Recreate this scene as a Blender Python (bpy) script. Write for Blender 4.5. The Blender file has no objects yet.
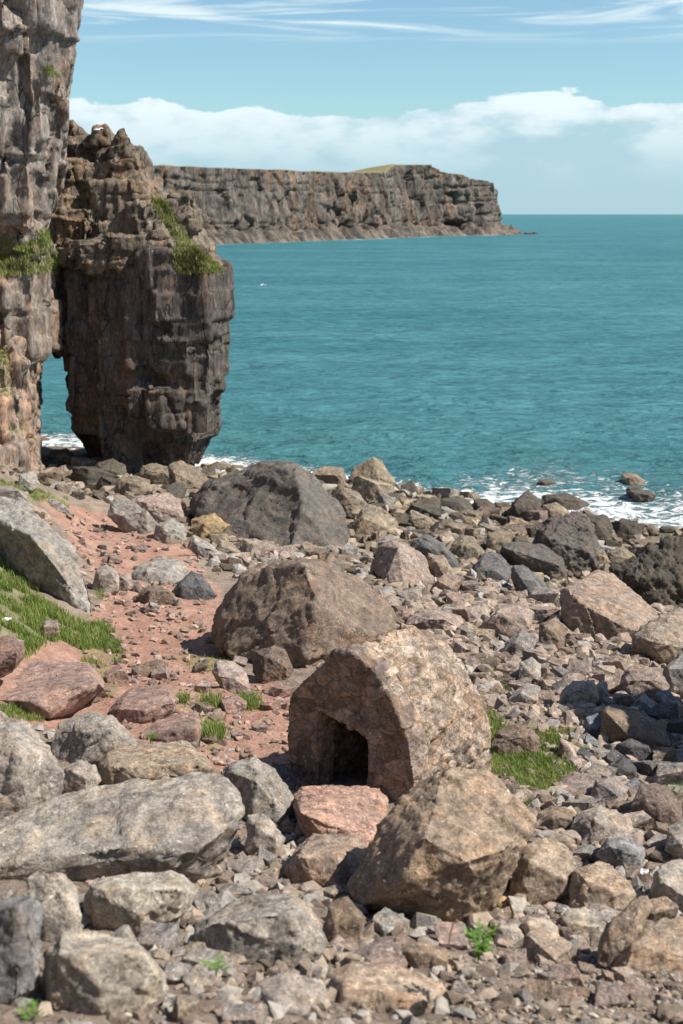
import bpy, bmesh, math, random
import numpy as np
from mathutils import Vector, Matrix
from mathutils.bvhtree import BVHTree

random.seed(7); RNG = np.random.default_rng(7)
scene = bpy.context.scene
C = scene.collection
F = 1300.0; W = 683; H = 1024; CAMZ = 14.0
PITCH = math.atan((512-214)/F)
cam_o = Vector((0, 0, CAMZ))
FW = Vector((0, math.cos(PITCH), -math.sin(PITCH)))
UP = Vector((0, math.sin(PITCH), math.cos(PITCH)))
RT = Vector((1, 0, 0))
def ray(px, py): return FW + RT*((px-W/2)/F) + UP*((H/2-py)/F)
def at(px, py, D): return cam_o + ray(px, py)*D           # D = distance along the view axis
def atY(px, py, Y):
    r = ray(px, py); return cam_o + r*(Y/r.y)
def proj(p):
    v = Vector(p)-cam_o; D = v.dot(FW); return (W/2+F*v.dot(RT)/D, H/2-F*v.dot(UP)/D, D)

# ------------------------------------------------------------ numpy noise
def _h(ix, iy, iz, k=0):
    n = (ix.astype(np.int64)*374761393 + iy.astype(np.int64)*668265263 + iz.astype(np.int64)*2147483647 + k*1274126177) & 0xFFFFFFFF
    n = ((n ^ (n >> 13))*1274126177) & 0xFFFFFFFF
    n = ((n ^ (n >> 15))*2246822519) & 0xFFFFFFFF
    n = n ^ (n >> 16)
    return (n & 0xFFFFFF)/float(0xFFFFFF)
def vnoise(P, k=0):
    i = np.floor(P); f = P-i; f = f*f*f*(f*(f*6-15)+10)
    x, y, z = i[:, 0], i[:, 1], i[:, 2]; r = 0
    for dx in (0, 1):
        wx = f[:, 0] if dx else 1-f[:, 0]
        for dy in (0, 1):
            wy = f[:, 1] if dy else 1-f[:, 1]
            for dz in (0, 1):
                wz = f[:, 2] if dz else 1-f[:, 2]
                r = r+wx*wy*wz*_h(x+dx, y+dy, z+dz, k)
    return r*2-1
def fbm(P, o=4, k=0, g=0.5):
    a = 1; r = 0; t = 0
    for j in range(o):
        r = r+a*vnoise(P*2.03**j+j*17.3, k+j); t += a; a *= g
    return r/t*1.4
def worley(P, k=0, tilt=False):
    i = np.floor(P); n = len(P)
    f1 = np.full(n, 9.); f2 = np.full(n, 9.); cid = np.zeros(n); tl = np.zeros(n)
    for dx in (-1, 0, 1):
        for dy in (-1, 0, 1):
            for dz in (-1, 0, 1):
                cx, cy, cz = i[:, 0]+dx, i[:, 1]+dy, i[:, 2]+dz
                ex_, ey_, ez_ = P[:, 0]-cx-_h(cx, cy, cz, k+1), P[:, 1]-cy-_h(cx, cy, cz, k+2), P[:, 2]-cz-_h(cx, cy, cz, k+3)
                d = np.sqrt(ex_**2+ey_**2+ez_**2); m = d < f1
                f2 = np.where(m, f1, np.minimum(f2, d)); cid = np.where(m, _h(cx, cy, cz, k+4), cid); f1 = np.where(m, d, f1)
                if tilt: tl = np.where(m, ex_*(_h(cx, cy, cz, k+5)-.5)*2+ey_*(_h(cx, cy, cz, k+6)-.5)*2+ez_*(_h(cx, cy, cz, k+7)-.5)*2, tl)
    return (f1, f2, cid, tl) if tilt else (f1, f2, cid)
def sstep(x, a, b):
    t = np.clip((x-a)/(b-a), 0, 1); return t*t*(3-2*t)

# ------------------------------------------------------------ mesh helpers
def mesh_np(name, V, Fc, smooth=True):
    me = bpy.data.meshes.new(name)
    V = np.asarray(V, dtype=np.float32); Fc = np.asarray(Fc, dtype=np.int32)
    n, k = Fc.shape
    me.vertices.add(len(V)); me.vertices.foreach_set('co', V.ravel())
    me.loops.add(n*k); me.loops.foreach_set('vertex_index', Fc.ravel())
    me.polygons.add(n); me.polygons.foreach_set('loop_start', np.arange(n, dtype=np.int32)*k)
    me.polygons.foreach_set('loop_total', np.full(n, k, dtype=np.int32))
    me.polygons.foreach_set('use_smooth', np.full(n, smooth, dtype=bool))
    me.update(calc_edges=True); me.validate(); return me
def obj(name, me, mat=None, parent=None, loc=(0, 0, 0), **kw):
    o = bpy.data.objects.new(name, me); C.objects.link(o)
    if parent is None: o.location = loc
    else: o.parent = parent; o.location = loc
    if mat and me: me.materials.clear(); me.materials.append(mat)
    for k, v in kw.items(): o[k] = v
    return o
def hull_bm(pts, bm=None):
    bm = bm or bmesh.new()
    vs = [bm.verts.new(p) for p in pts]
    r = bmesh.ops.convex_hull(bm, input=vs, use_existing_faces=False)
    junk = [g for g in set(r['geom_interior'])|set(r['geom_unused']) if isinstance(g, bmesh.types.BMVert) and g.is_valid]
    bmesh.ops.delete(bm, geom=junk, context='VERTS')
    return bm
_tmp = bpy.data.objects.new('tmp', bpy.data.meshes.new('tmp')); C.objects.link(_tmp)
def remesh(bm, vox, cut=None):
    """voxel remesh of the (possibly overlapping) closed shells in bm -> numpy verts, quads, normals"""
    me = bpy.data.meshes.new('t'); bm.to_mesh(me); bm.free()
    _tmp.data = me; _tmp.modifiers.clear()
    md = _tmp.modifiers.new('r', 'REMESH'); md.mode = 'VOXEL'; md.voxel_size = vox; md.adaptivity = 0
    co = None
    if cut is not None:
        mc = bpy.data.meshes.new('c'); cut.to_mesh(mc); cut.free()
        co = bpy.data.objects.new('c', mc); C.objects.link(co)
        b = _tmp.modifiers.new('b', 'BOOLEAN'); b.operation = 'DIFFERENCE'; b.object = co; b.solver = 'EXACT'
        m2 = _tmp.modifiers.new('r2', 'REMESH'); m2.mode = 'VOXEL'; m2.voxel_size = vox
    dg = bpy.context.evaluated_depsgraph_get(); dg.update()
    ev = _tmp.evaluated_get(dg); em = ev.to_mesh()
    V = np.empty(len(em.vertices)*3, np.float32); em.vertices.foreach_get('co', V); V = V.reshape(-1, 3).astype(float)
    L = np.empty(len(em.loops), np.int32); em.loops.foreach_get('vertex_index', L)
    q = L.reshape(-1, 4) if len(L) == 4*len(em.polygons) else None
    if q is None:
        q = [tuple(p.vertices) for p in em.polygons]; q = np.array([(a+(a[-1],))[:4] if len(a) == 3 else a[:4] for a in q])
    ev.to_mesh_clear(); _tmp.modifiers.clear()
    _tmp.data = bpy.data.meshes.new('t'); bpy.data.meshes.remove(me)
    if co: bpy.data.objects.remove(co)
    return V, q
def chip(bm, size, n, rnd, depth=(.03, .09)):
    """knock flat chips off random corners of a convex rock"""
    for _ in range(n):
        vs = list(bm.verts); c = sum((v.co for v in vs), Vector())/len(vs)
        v = rnd.choice(vs); d = (v.co-c).normalized(); d = (d+Vector((rnd.uniform(-.5, .5), rnd.uniform(-.5, .5), rnd.uniform(-.5, .5)))).normalized()
        far = max(u.co.dot(d) for u in vs); pc = d*(far-size*rnd.uniform(*depth))
        bmesh.ops.bisect_plane(bm, geom=bm.verts[:]+bm.edges[:]+bm.faces[:], plane_co=pc, plane_no=d, clear_outer=True)
        pts = [u.co.copy() for u in bm.verts]; bm.free(); bm = hull_bm(pts)
    return bm
def refine(bm, L):
    """subdivide the flat faces of a convex rock without rounding its edges"""
    bmesh.ops.remove_doubles(bm, verts=bm.verts[:], dist=L*.3)
    bmesh.ops.triangulate(bm, faces=bm.faces[:])
    for _ in range(10):
        e = [e for e in bm.edges if e.calc_length() > L*1.45]
        if not e: break
        bmesh.ops.subdivide_edges(bm, edges=e, cuts=1); bmesh.ops.triangulate(bm, faces=[f for f in bm.faces if len(f.verts) > 3])
    bmesh.ops.recalc_face_normals(bm, faces=bm.faces[:])
    bm.verts.index_update()
    V = np.array([v.co[:] for v in bm.verts]); q = np.array([[v.index for v in f.verts] for f in bm.faces]); bm.free()
    return V, q
def normals(V, q):
    if q.shape[1] == 3: a = V[q[:, 1]]-V[q[:, 0]]; b = V[q[:, 2]]-V[q[:, 0]]
    else: a = V[q[:, 2]]-V[q[:, 0]]; b = V[q[:, 3]]-V[q[:, 1]]
    n = np.cross(a, b); N = np.zeros_like(V)
    for j in range(q.shape[1]): np.add.at(N, q[:, j], n)
    return N/np.maximum(np.linalg.norm(N, axis=1), 1e-9)[:, None]
def rough(V, q, size, k=0, amp=1.0, cell=3.0, strat=None):
    """weather a rock surface: broad lumps, chipped facets, cracks, grain"""
    N = normals(V, q); P = V/size + k*7.31
    d = 0.008*fbm(P*1.7, 2, k) + 0.005*fbm(P*9, 4, k+9, .6)
    wv = np.stack([vnoise(P*3, k+20), vnoise(P*3, k+21), vnoise(P*3, k+22)], 1)
    rr = np.random.default_rng(int(k)+5)
    if strat is None:      # boulder: bedding at a random tilt
        q_, _ = np.linalg.qr(rr.normal(size=(3, 3))); A = q_*np.array([1.0, 1.3, 2.4])*cell*.62; box = .017
    else:                  # cliff: upright joints and level beds
        t = .35+.2*rr.random(); A = np.array([[math.cos(t), -math.sin(t), 0], [math.sin(t), math.cos(t), 0], [0, 0, 1.]])*np.array([1.0, 1.0, 1.1])*cell*.8; box = .05
    for m_, bx_ in ((1.0, box), (2.3, box*.42)):
        U_ = (P+(.035 if strat is None else .016)*wv)@A*m_ + 3.7*m_
        lay = np.floor(U_[:, 2]); st_ = _h(lay, lay*0, lay*0, k+50)*1.7
        ca, cb = np.floor(U_[:, 0]+st_), np.floor(U_[:, 1]+st_*1.3)
        r1 = _h(ca, cb, lay, k+51); r2 = _h(ca, cb, lay, k+52)-.5; r3 = _h(ca, cb, lay, k+53)-.5
        fr = U_-np.floor(U_)
        d = d + bx_*(r1-.5)*1.6 + bx_*.9*(r2*(fr[:, 0]-.5)+r3*(fr[:, 2]-.5))*2
    for sc, a_, b_, g_ in ((cell*1.0, .002, .022, .0), (cell*2.6, .003, .018, .002), (cell*5.5, .002, .011, .0015)) if strat is None else ((cell*1.0, .001, .012, .0), (cell*2.6, .003, .016, .002), (cell*5.5, .002, .010, .002)):
        f1, f2, cid, tl = worley((P+.05*wv)*sc, k+int(sc*7), True)
        d = d + a_*(cid-.5)*2 + b_*tl/(sc/2.4)**.35*.7 - g_*(1-sstep(f2-f1, 0, .14))
    return V + N*(d*size*amp)[:, None]

# ------------------------------------------------------------ materials
def nodes(name):
    m = bpy.data.materials.new(name); m.use_nodes = True
    nt = m.node_tree; b = nt.nodes['Principled BSDF']; return m, nt, b
class NB:
    def __init__(s, nt): s.nt = nt
    def n(s, t, **k):
        x = s.nt.nodes.new(t)
        for a, v in k.items(): setattr(x, a, v)
        return x
    def put(s, sock, v):
        if v is None: return
        if isinstance(v, (int, float)): sock.default_value = v
        elif isinstance(v, (tuple, list)): sock.default_value = tuple(v) if len(v) == len(sock.default_value) else tuple(v)+(1,)
        else: s.nt.links.new(v, sock)
    def math(s, op, a, b=None, c=None, clamp=False):
        x = s.n('ShaderNodeMath', operation=op, use_clamp=clamp)
        for i, v in enumerate((a, b, c)): s.put(x.inputs[i], v)
        return x.outputs[0]
    def vmath(s, op, a, b=None):
        x = s.n('ShaderNodeVectorMath', operation=op); s.put(x.inputs[0], a)
        if b is not None: s.put(x.inputs[1], b)
        return x.outputs[0]
    def mix(s, f, a, b, mode='MIX'):
        x = s.n('ShaderNodeMix', data_type='RGBA', blend_type=mode, clamp_factor=True)
        s.put(x.inputs[0], f); s.put(x.inputs[6], a); s.put(x.inputs[7], b); return x.outputs[2]
    def noise(s, v, sc, det=4, ro=.5, dist=0):
        x = s.n('ShaderNodeTexNoise'); s.put(x.inputs['Vector'], v); s.put(x.inputs['Scale'], sc)
        x.inputs['Detail'].default_value = det; x.inputs['Roughness'].default_value = ro; x.inputs['Distortion'].default_value = dist
        return x.outputs['Fac']
    def voro(s, v, sc, feat='F1', out='Distance'):
        x = s.n('ShaderNodeTexVoronoi', feature=feat); s.put(x.inputs['Vector'], v); s.put(x.inputs['Scale'], sc); return x.outputs[out]
    def ramp(s, v, a, b, lo=0., hi=1., sm=True):
        x = s.n('ShaderNodeMapRange', interpolation_type='SMOOTHSTEP' if sm else 'LINEAR'); s.put(x.inputs[0], v)
        for i, q in enumerate((a, b, lo, hi)): x.inputs[i+1].default_value = q
        return x.outputs[0]
    def bump(s, h, st, dist, nrm=None):
        x = s.n('ShaderNodeBump'); s.put(x.inputs['Strength'], st); x.inputs['Distance'].default_value = dist
        s.put(x.inputs['Height'], h)
        if nrm is not None: s.put(x.inputs['Normal'], nrm)
        return x.outputs[0]

def rock_mat(name, s=1.0, bump=1.0, con=1.0, warm=(1.15, .94, .76), warmth=.55, lichen=.5, streak=False, spec=.25, stones=0, cracks=.6, pale=1.0):
    m, nt, b = nodes(name); g = NB(nt)
    geo = g.n('ShaderNodeNewGeometry'); oi = g.n('ShaderNodeObjectInfo')
    pos = g.vmath('ADD', geo.outputs['Position'], g.vmath('MULTIPLY', oi.outputs['Location'], (3.1, 1.7, 2.3)))
    P = g.vmath('MULTIPLY', pos, (s, s, s*(0.35 if streak else 1)))
    tint = oi.outputs['Color']
    big = g.noise(P, .9, 3); mid = g.noise(P, 4.5, 8, .62); fine = g.noise(P, 22, 6, .65)
    col = g.mix(g.ramp(big, .3, .7), g.mix(1, tint, (.72, .72, .74), 'MULTIPLY'), tint)
    val = g.ramp(mid, .3, .7, 1-.52*con, 1+.5*con, False)
    vc = g.n('ShaderNodeCombineColor'); [g.put(vc.inputs[i], val) for i in range(3)]
    col = g.mix(1, col, vc.outputs[0], 'MULTIPLY')
    wm = g.math('MULTIPLY', g.ramp(g.noise(P, 1.7, 5, .6, .6), .47, .66), warmth)
    col = g.mix(wm, col, g.mix(1, g.mix(1, tint, warm, 'MULTIPLY'), vc.outputs[0], 'MULTIPLY'))
    gy = g.math('MULTIPLY', g.ramp(g.noise(g.vmath('ADD', P, (9, 4, 2)), 2.3, 6, .65), .52, .68), .55)
    col = g.mix(gy, col, g.mix(1, tint, (.45, .47, .5), 'MULTIPLY'))
    if stones:      # each laid stone keeps its own shade, set in dark mortar
        sw = g.vmath('ADD', g.vmath('MULTIPLY', geo.outputs['Position'], (1, 1, 1.4)), g.vmath('MULTIPLY', g.n('ShaderNodeTexNoise').outputs['Color'], (0, 0, 0)))
        vs = g.n('ShaderNodeSeparateColor'); g.put(vs.inputs[0], g.voro(sw, stones, 'F1', 'Color'))
        sv = g.ramp(vs.outputs[0], 0, 1, .68, 1.4, False); sc_ = g.n('ShaderNodeCombineColor'); g.put(sc_.inputs[0], sv); g.put(sc_.inputs[1], g.math('MULTIPLY', sv, g.ramp(vs.outputs[1], 0, 1, .93, 1.05))); g.put(sc_.inputs[2], g.math('MULTIPLY', sv, g.ramp(vs.outputs[1], 0, 1, .84, 1.1)))
        col = g.mix(1, col, sc_.outputs[0], 'MULTIPLY')
        mo = g.ramp(g.voro(sw, stones, 'DISTANCE_TO_EDGE'), .0, .07)
        col = g.mix(g.math('MULTIPLY', g.math('SUBTRACT', 1, mo), .6), col, g.mix(1, tint, (.35, .33, .3), 'MULTIPLY'))
    # lichen and pale mineral blotches
    lm = g.math('MULTIPLY', g.ramp(g.noise(P, 13, 3, .5, .8), .63, .68), g.ramp(g.noise(P, 1.3, 2), .42, .6))
    col = g.mix(g.math('MULTIPLY', lm, lichen), col, g.mix(.5, g.mix(1, tint, (1.9, 1.95, 1.95), 'MULTIPLY'), (.6*pale, .58*pale, .53*pale)))
    om = g.math('MULTIPLY', g.ramp(g.noise(g.vmath('ADD', P, (3, 8, 1)), 9, 4, .6, .5), .62, .7), g.ramp(g.noise(P, .8, 2), .5, .6))
    col = g.mix(g.math('MULTIPLY', om, lichen*.6), col, g.mix(1, tint, (1.35, 1.0, .45), 'MULTIPLY'))
    fv = g.ramp(fine, .32, .68, 1-.38*con, 1+.4*con, False)
    fc = g.n('ShaderNodeCombineColor'); [g.put(fc.inputs[i], fv) for i in range(3)]
    col = g.mix(1, col, fc.outputs[0], 'MULTIPLY')
    wob = g.vmath('ADD', P, g.vmath('MULTIPLY', g.n('ShaderNodeTexNoise').outputs['Color'], (0, 0, 0)))
    nn = g.n('ShaderNodeTexNoise'); g.put(nn.inputs['Vector'], P); nn.inputs['Scale'].default_value = 2.2; nn.inputs['Detail'].default_value = 4
    wob = g.vmath('ADD', P, g.vmath('MULTIPLY', nn.outputs['Color'], (.6, .6, .6)))
    ck = g.ramp(g.voro(wob, 1.5, 'DISTANCE_TO_EDGE'), 0, .035)
    cm = g.math('MULTIPLY', g.math('SUBTRACT', 1, ck), g.math('MULTIPLY', g.ramp(g.noise(P, 1.1, 2), .48, .6), cracks))
    col = g.mix(cm, col, (.03, .026, .022))
    g.put(b.inputs['Base Color'], col)
    g.put(b.inputs['Roughness'], g.ramp(mid, .3, .7, .7, .95)); b.inputs['Specular IOR Level'].default_value = spec
    h = g.math('ADD', g.math('MULTIPLY', mid, 1.0), g.math('MULTIPLY', g.noise(P, 14, 12, .75), .75))
    h = g.math('SUBTRACT', h, g.math('MULTIPLY', cm, .5))
    pit = g.math('MULTIPLY', g.voro(P, 9), .25)
    h = g.math('ADD', h, pit)
    g.put(b.inputs['Normal'], g.bump(h, 1.0*bump, .055/s))
    return m
M = {}
M['rock'] = rock_mat('weathered_limestone', 1.6, lichen=.6, cracks=.35)
M['near'] = rock_mat('lichened_limestone', 2.2, lichen=.85, warmth=.55, cracks=.25, con=1.1)
M['dark'] = rock_mat('dark_wet_limestone', 1.3, warmth=.4, warm=(1.5,1.15,.85), lichen=.35, spec=.5, pale=.4)
M['shore'] = rock_mat('shore_limestone', .9, warmth=.5, warm=(1.15,.98,.8), lichen=.3, spec=.4, pale=.7)
M['cliff'] = rock_mat('cliff_limestone', .55, bump=1.0, con=1.25, warmth=.6, warm=(1.3, .92, .66), lichen=.5, streak=True, cracks=.95, pale=.8)
M['head'] = rock_mat('headland_limestone', .045, bump=1.3, con=1.5, warmth=.65, warm=(1.4, .98, .68), lichen=.3, streak=True, cracks=.5, pale=.7)

def ground_mat():
    m, nt, b = nodes('earth_and_grit'); g = NB(nt)
    at_ = g.n('ShaderNodeAttribute', attribute_name='zone'); sp = g.n('ShaderNodeSeparateColor'); g.put(sp.inputs[0], at_.outputs['Color'])
    P = g.n('ShaderNodeNewGeometry').outputs['Position']
    n1 = g.noise(P, 1.2, 6, .6); n2 = g.noise(P, 9, 8, .7)
    red = g.mix(g.ramp(n1, .3, .7), (.29, .155, .11), (.40, .245, .18))
    brn = g.mix(g.ramp(n1, .3, .7), (.16, .122, .095), (.30, .235, .18))
    wet = (.12, .1, .075)
    col = g.mix(sp.outputs[0], brn, red); col = g.mix(g.math('MULTIPLY', sp.outputs[1], .6), col, g.mix(n2, (.12, .18, .04), (.24, .24, .09))); col = g.mix(sp.outputs[2], col, wet)
    v = g.voro(P, 17, 'F1', 'Color'); vd = g.voro(P, 17)
    vs = g.n('ShaderNodeSeparateColor'); g.put(vs.inputs[0], v)
    peb = g.math('MULTIPLY', g.ramp(vs.outputs[0], .55, .6), g.ramp(vd, .42, .34))
    col = g.mix(g.math('MULTIPLY', peb, .7), col, g.mix(vs.outputs[1], (.42, .32, .25), (.28, .25, .22)))
    f = g.ramp(n2, .3, .7, .7, 1.3, False); fc = g.n('ShaderNodeCombineColor'); [g.put(fc.inputs[i], f) for i in range(3)]
    col = g.mix(1, col, fc.outputs[0], 'MULTIPLY')
    g.put(b.inputs['Base Color'], col); b.inputs['Roughness'].default_value = .95; b.inputs['Specular IOR Level'].default_value = .15
    h = g.math('ADD', g.math('ADD', n2, g.math('MULTIPLY', peb, .5)), g.math('MULTIPLY', g.noise(P, 30, 6, .7), .4))
    g.put(b.inputs['Normal'], g.bump(h, .9, .06)); return m
M['ground'] = ground_mat()
def leaf_mat(name, a, bb, sc=3.0, dry=(.42, .35, .17), dr=.6):
    m, nt, b = nodes(name); g = NB(nt)
    P = g.n('ShaderNodeNewGeometry'); ri = P.outputs['Random Per Island']; P = P.outputs['Position']
    col = g.mix(g.ramp(g.noise(P, sc, 3), .35, .65), a, bb)
    col = g.mix(g.math('MULTIPLY', g.ramp(ri, .7, .9), dr), col, dry)
    col = g.mix(g.math('MULTIPLY', ri, .35), col, (.03, .06, .01))
    g.put(b.inputs['Base Color'], col); b.inputs['Roughness'].default_value = .6; b.inputs['Specular IOR Level'].default_value = .3
    t = g.n('ShaderNodeBsdfTranslucent'); g.put(t.inputs[0], col); mx = g.n('ShaderNodeMixShader'); mx.inputs[0].default_value = .3
    nt.links.new(b.outputs[0], mx.inputs[1]); nt.links.new(t.outputs[0], mx.inputs[2])
    nt.links.new(mx.outputs[0], nt.nodes['Material Output'].inputs[0]); return m
M['grass'] = leaf_mat('grass_blades', (.15, .25, .035), (.28, .32, .08))
M['grass_far'] = leaf_mat('cliff_grass', (.2, .27, .05), (.30, .32, .09), .4)
M['leaf'] = leaf_mat('green_leaf', (.10, .24, .03), (.2, .36, .06), 8, dr=.1)
def plain(name, c, r=.6):
    m, nt, b = nodes(name); g = NB(nt); P = g.n('ShaderNodeTexCoord').outputs['Object']
    g.put(b.inputs['Base Color'], g.mix(g.noise(P, 9, 4), tuple(x*.8 for x in c), c)); b.inputs['Roughness'].default_value = r; return m
M['white'] = plain('white_paper', (.85, .85, .83)); M['feather'] = plain('white_feather', (.8, .8, .8)); M['wing'] = plain('grey_feather', (.3, .32, .35)); M['beak'] = plain('yellow_beak', (.7, .45, .05)); M['stalk'] = plain('dry_stalk', (.4, .3, .16), .8)

# ------------------------------------------------------------ terrain
PS = [-80, -20, -5, 0, 10, 20, 36, 46, 50, 54.3, 57, 59, 61.5, 64, 68, 75, 90]
PZ = [-12, -4, -1, 0, .9, 1.9, 4.5, 6.3, 7.0, 7.7, 8.2, 8.7, 9.5, 10.4, 12.2, 14, 18]
def terr(x, y):
    x = np.asarray(x, float); y = np.asarray(y, float)
    c = .28+.44*sstep(y, 10, 45)
    s = 68-c*x-y
    z = sum(np.interp(s+o, PS, PZ) for o in (-1.2, -.5, 0, .5, 1.2))/5
    q = -x-.19*y-1.3*(1-sstep(y, 9, 20))
    r = .55*np.where(q > 0, q*q/(np.abs(q)+.5), 0)*(1-sstep(y, 42, 60))
    q2 = x-.36*y-1.5
    r = r+.25*np.where(q2 > 0, q2*q2/(np.abs(q2)+1), 0)*(1-sstep(y, 30, 55))
    P = np.stack([x, y, np.zeros_like(x)], -1).reshape(-1, 3)
    n = (.22*fbm(P*.35, 3, 3)+.09*fbm(P*1.3, 3, 5)).reshape(x.shape)*sstep(y, 2, 30)*1.0
    n = n+(.035*fbm(P*5, 3, 6)).reshape(x.shape)
    return z+r+n
def inpoly(x, y, poly):
    x = np.asarray(x, float); y = np.asarray(y, float); r = np.zeros(x.shape, bool); n = len(poly)
    for i in range(n):
        x1, y1 = poly[i]; x2, y2 = poly[(i+1) % n]
        if y1 == y2: continue
        r ^= ((y1 > y) != (y2 > y)) & (x < (x2-x1)*(y-y1)/(y2-y1)+x1)
    return r
ny, nx = 620, 420
ys = np.concatenate([np.linspace(-14, 3, 40, endpoint=False), 3*np.power(130/3, np.linspace(0, 1, ny-40))])
us = np.linspace(-1, 1, nx)
YY = np.repeat(ys[:, None], nx, 1); XX = us[None, :]*(np.maximum(YY, 3)*.55+7)
ZZ = terr(XX, YY)
TV = np.stack([XX, YY, ZZ], -1).reshape(-1, 3)
ii = (np.arange(ny-1)[:, None]*nx+np.arange(nx-1)[None, :]).ravel()
TF = np.stack([ii, ii+1, ii+nx+1, ii+nx], 1)
gme = mesh_np('ground', TV, TF)
RED = [(40, 500), (110, 512), (185, 545), (225, 600), (215, 670), (300, 690), (310, 800), (240, 780), (150, 745), (0, 720), (-300, 700), (-300, 640), (30, 640), (110, 600)]
GR = {  # grassy patches, outlined where they lie on the ground
 'slope': [(-40, 515), (8, 520), (30, 538), (44, 556), (30, 585), (66, 612), (100, 618), (126, 650), (118, 664), (84, 652), (62, 640), (40, 646), (15, 668), (-40, 660)],
 'ledge': [(-20, 478), (20, 484), (70, 500), (68, 508), (30, 500), (-20, 490)],
 'tuft_a': [(74, 652), (100, 652), (120, 684), (108, 694), (96, 662)],
 'edge': [(-20, 704), (30, 708), (52, 716), (40, 722), (-20, 716)],
 'steps': [(172, 688), (186, 700), (200, 705), (214, 695), (228, 700), (224, 742), (210, 752), (200, 735), (196, 716), (178, 706)],
 'well': [(455, 738), (470, 720), (490, 712), (520, 738), (545, 728), (575, 730), (592, 760), (566, 776), (545, 800), (528, 812), (520, 782), (470, 764)],
 'scree': [(478, 655), (510, 652), (530, 672), (520, 692), (496, 695)],
 'right': [(668, 770), (700, 770), (700, 812), (672, 800)],
 'back': [(180, 655), (240, 655), (240, 668), (215, 672), (190, 668)],
}
pv = np.array([(0, 0, 1)]*0) if False else None
rel = TV-np.array(cam_o); D = rel@np.array(FW); ok = D > 1
PXv = np.where(ok, W/2+F*(rel@np.array(RT))/np.maximum(D, 1), -999); PYv = np.where(ok, H/2-F*(rel@np.array(UP))/np.maximum(D, 1), 3000)
jit = fbm(TV*1.5, 3, 50)*14
zr = inpoly(PXv+jit, PYv+jit*.6, RED).astype(float)
zg = np.zeros(len(TV))
for p in GR.values(): zg = np.maximum(zg, inpoly(PXv+jit*.4, PYv+jit*.3, p))
zw = 1-sstep(TV[:, 2], .3, 1.6)
ca = gme.color_attributes.new('zone', 'FLOAT_COLOR', 'POINT')
ca.data.foreach_set('color', np.stack([zr, zg*.8, zw, np.ones(len(TV))], 1).ravel().astype(np.float32))
ground = obj('ground', gme, M['ground'], kind='structure', label='reddish earth and grit slope running down to the sea')
tbvh = BVHTree.FromPolygons([tuple(v) for v in TV], [tuple(int(a) for a in f) for f in TF])
def hit(px, py, bv=None):
    r = ray(px, py).normalized(); h = (bv or tbvh).ray_cast(cam_o, r, 400)
    return h[0], h[1]
def hitD(px, py):
    p, _ = hit(px, py)
    if p is None or p.z < 0:
        r = ray(px, py); return min(CAMZ/max(-r.z, 1e-4), 500)
    return (p-cam_o).dot(FW)
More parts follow.
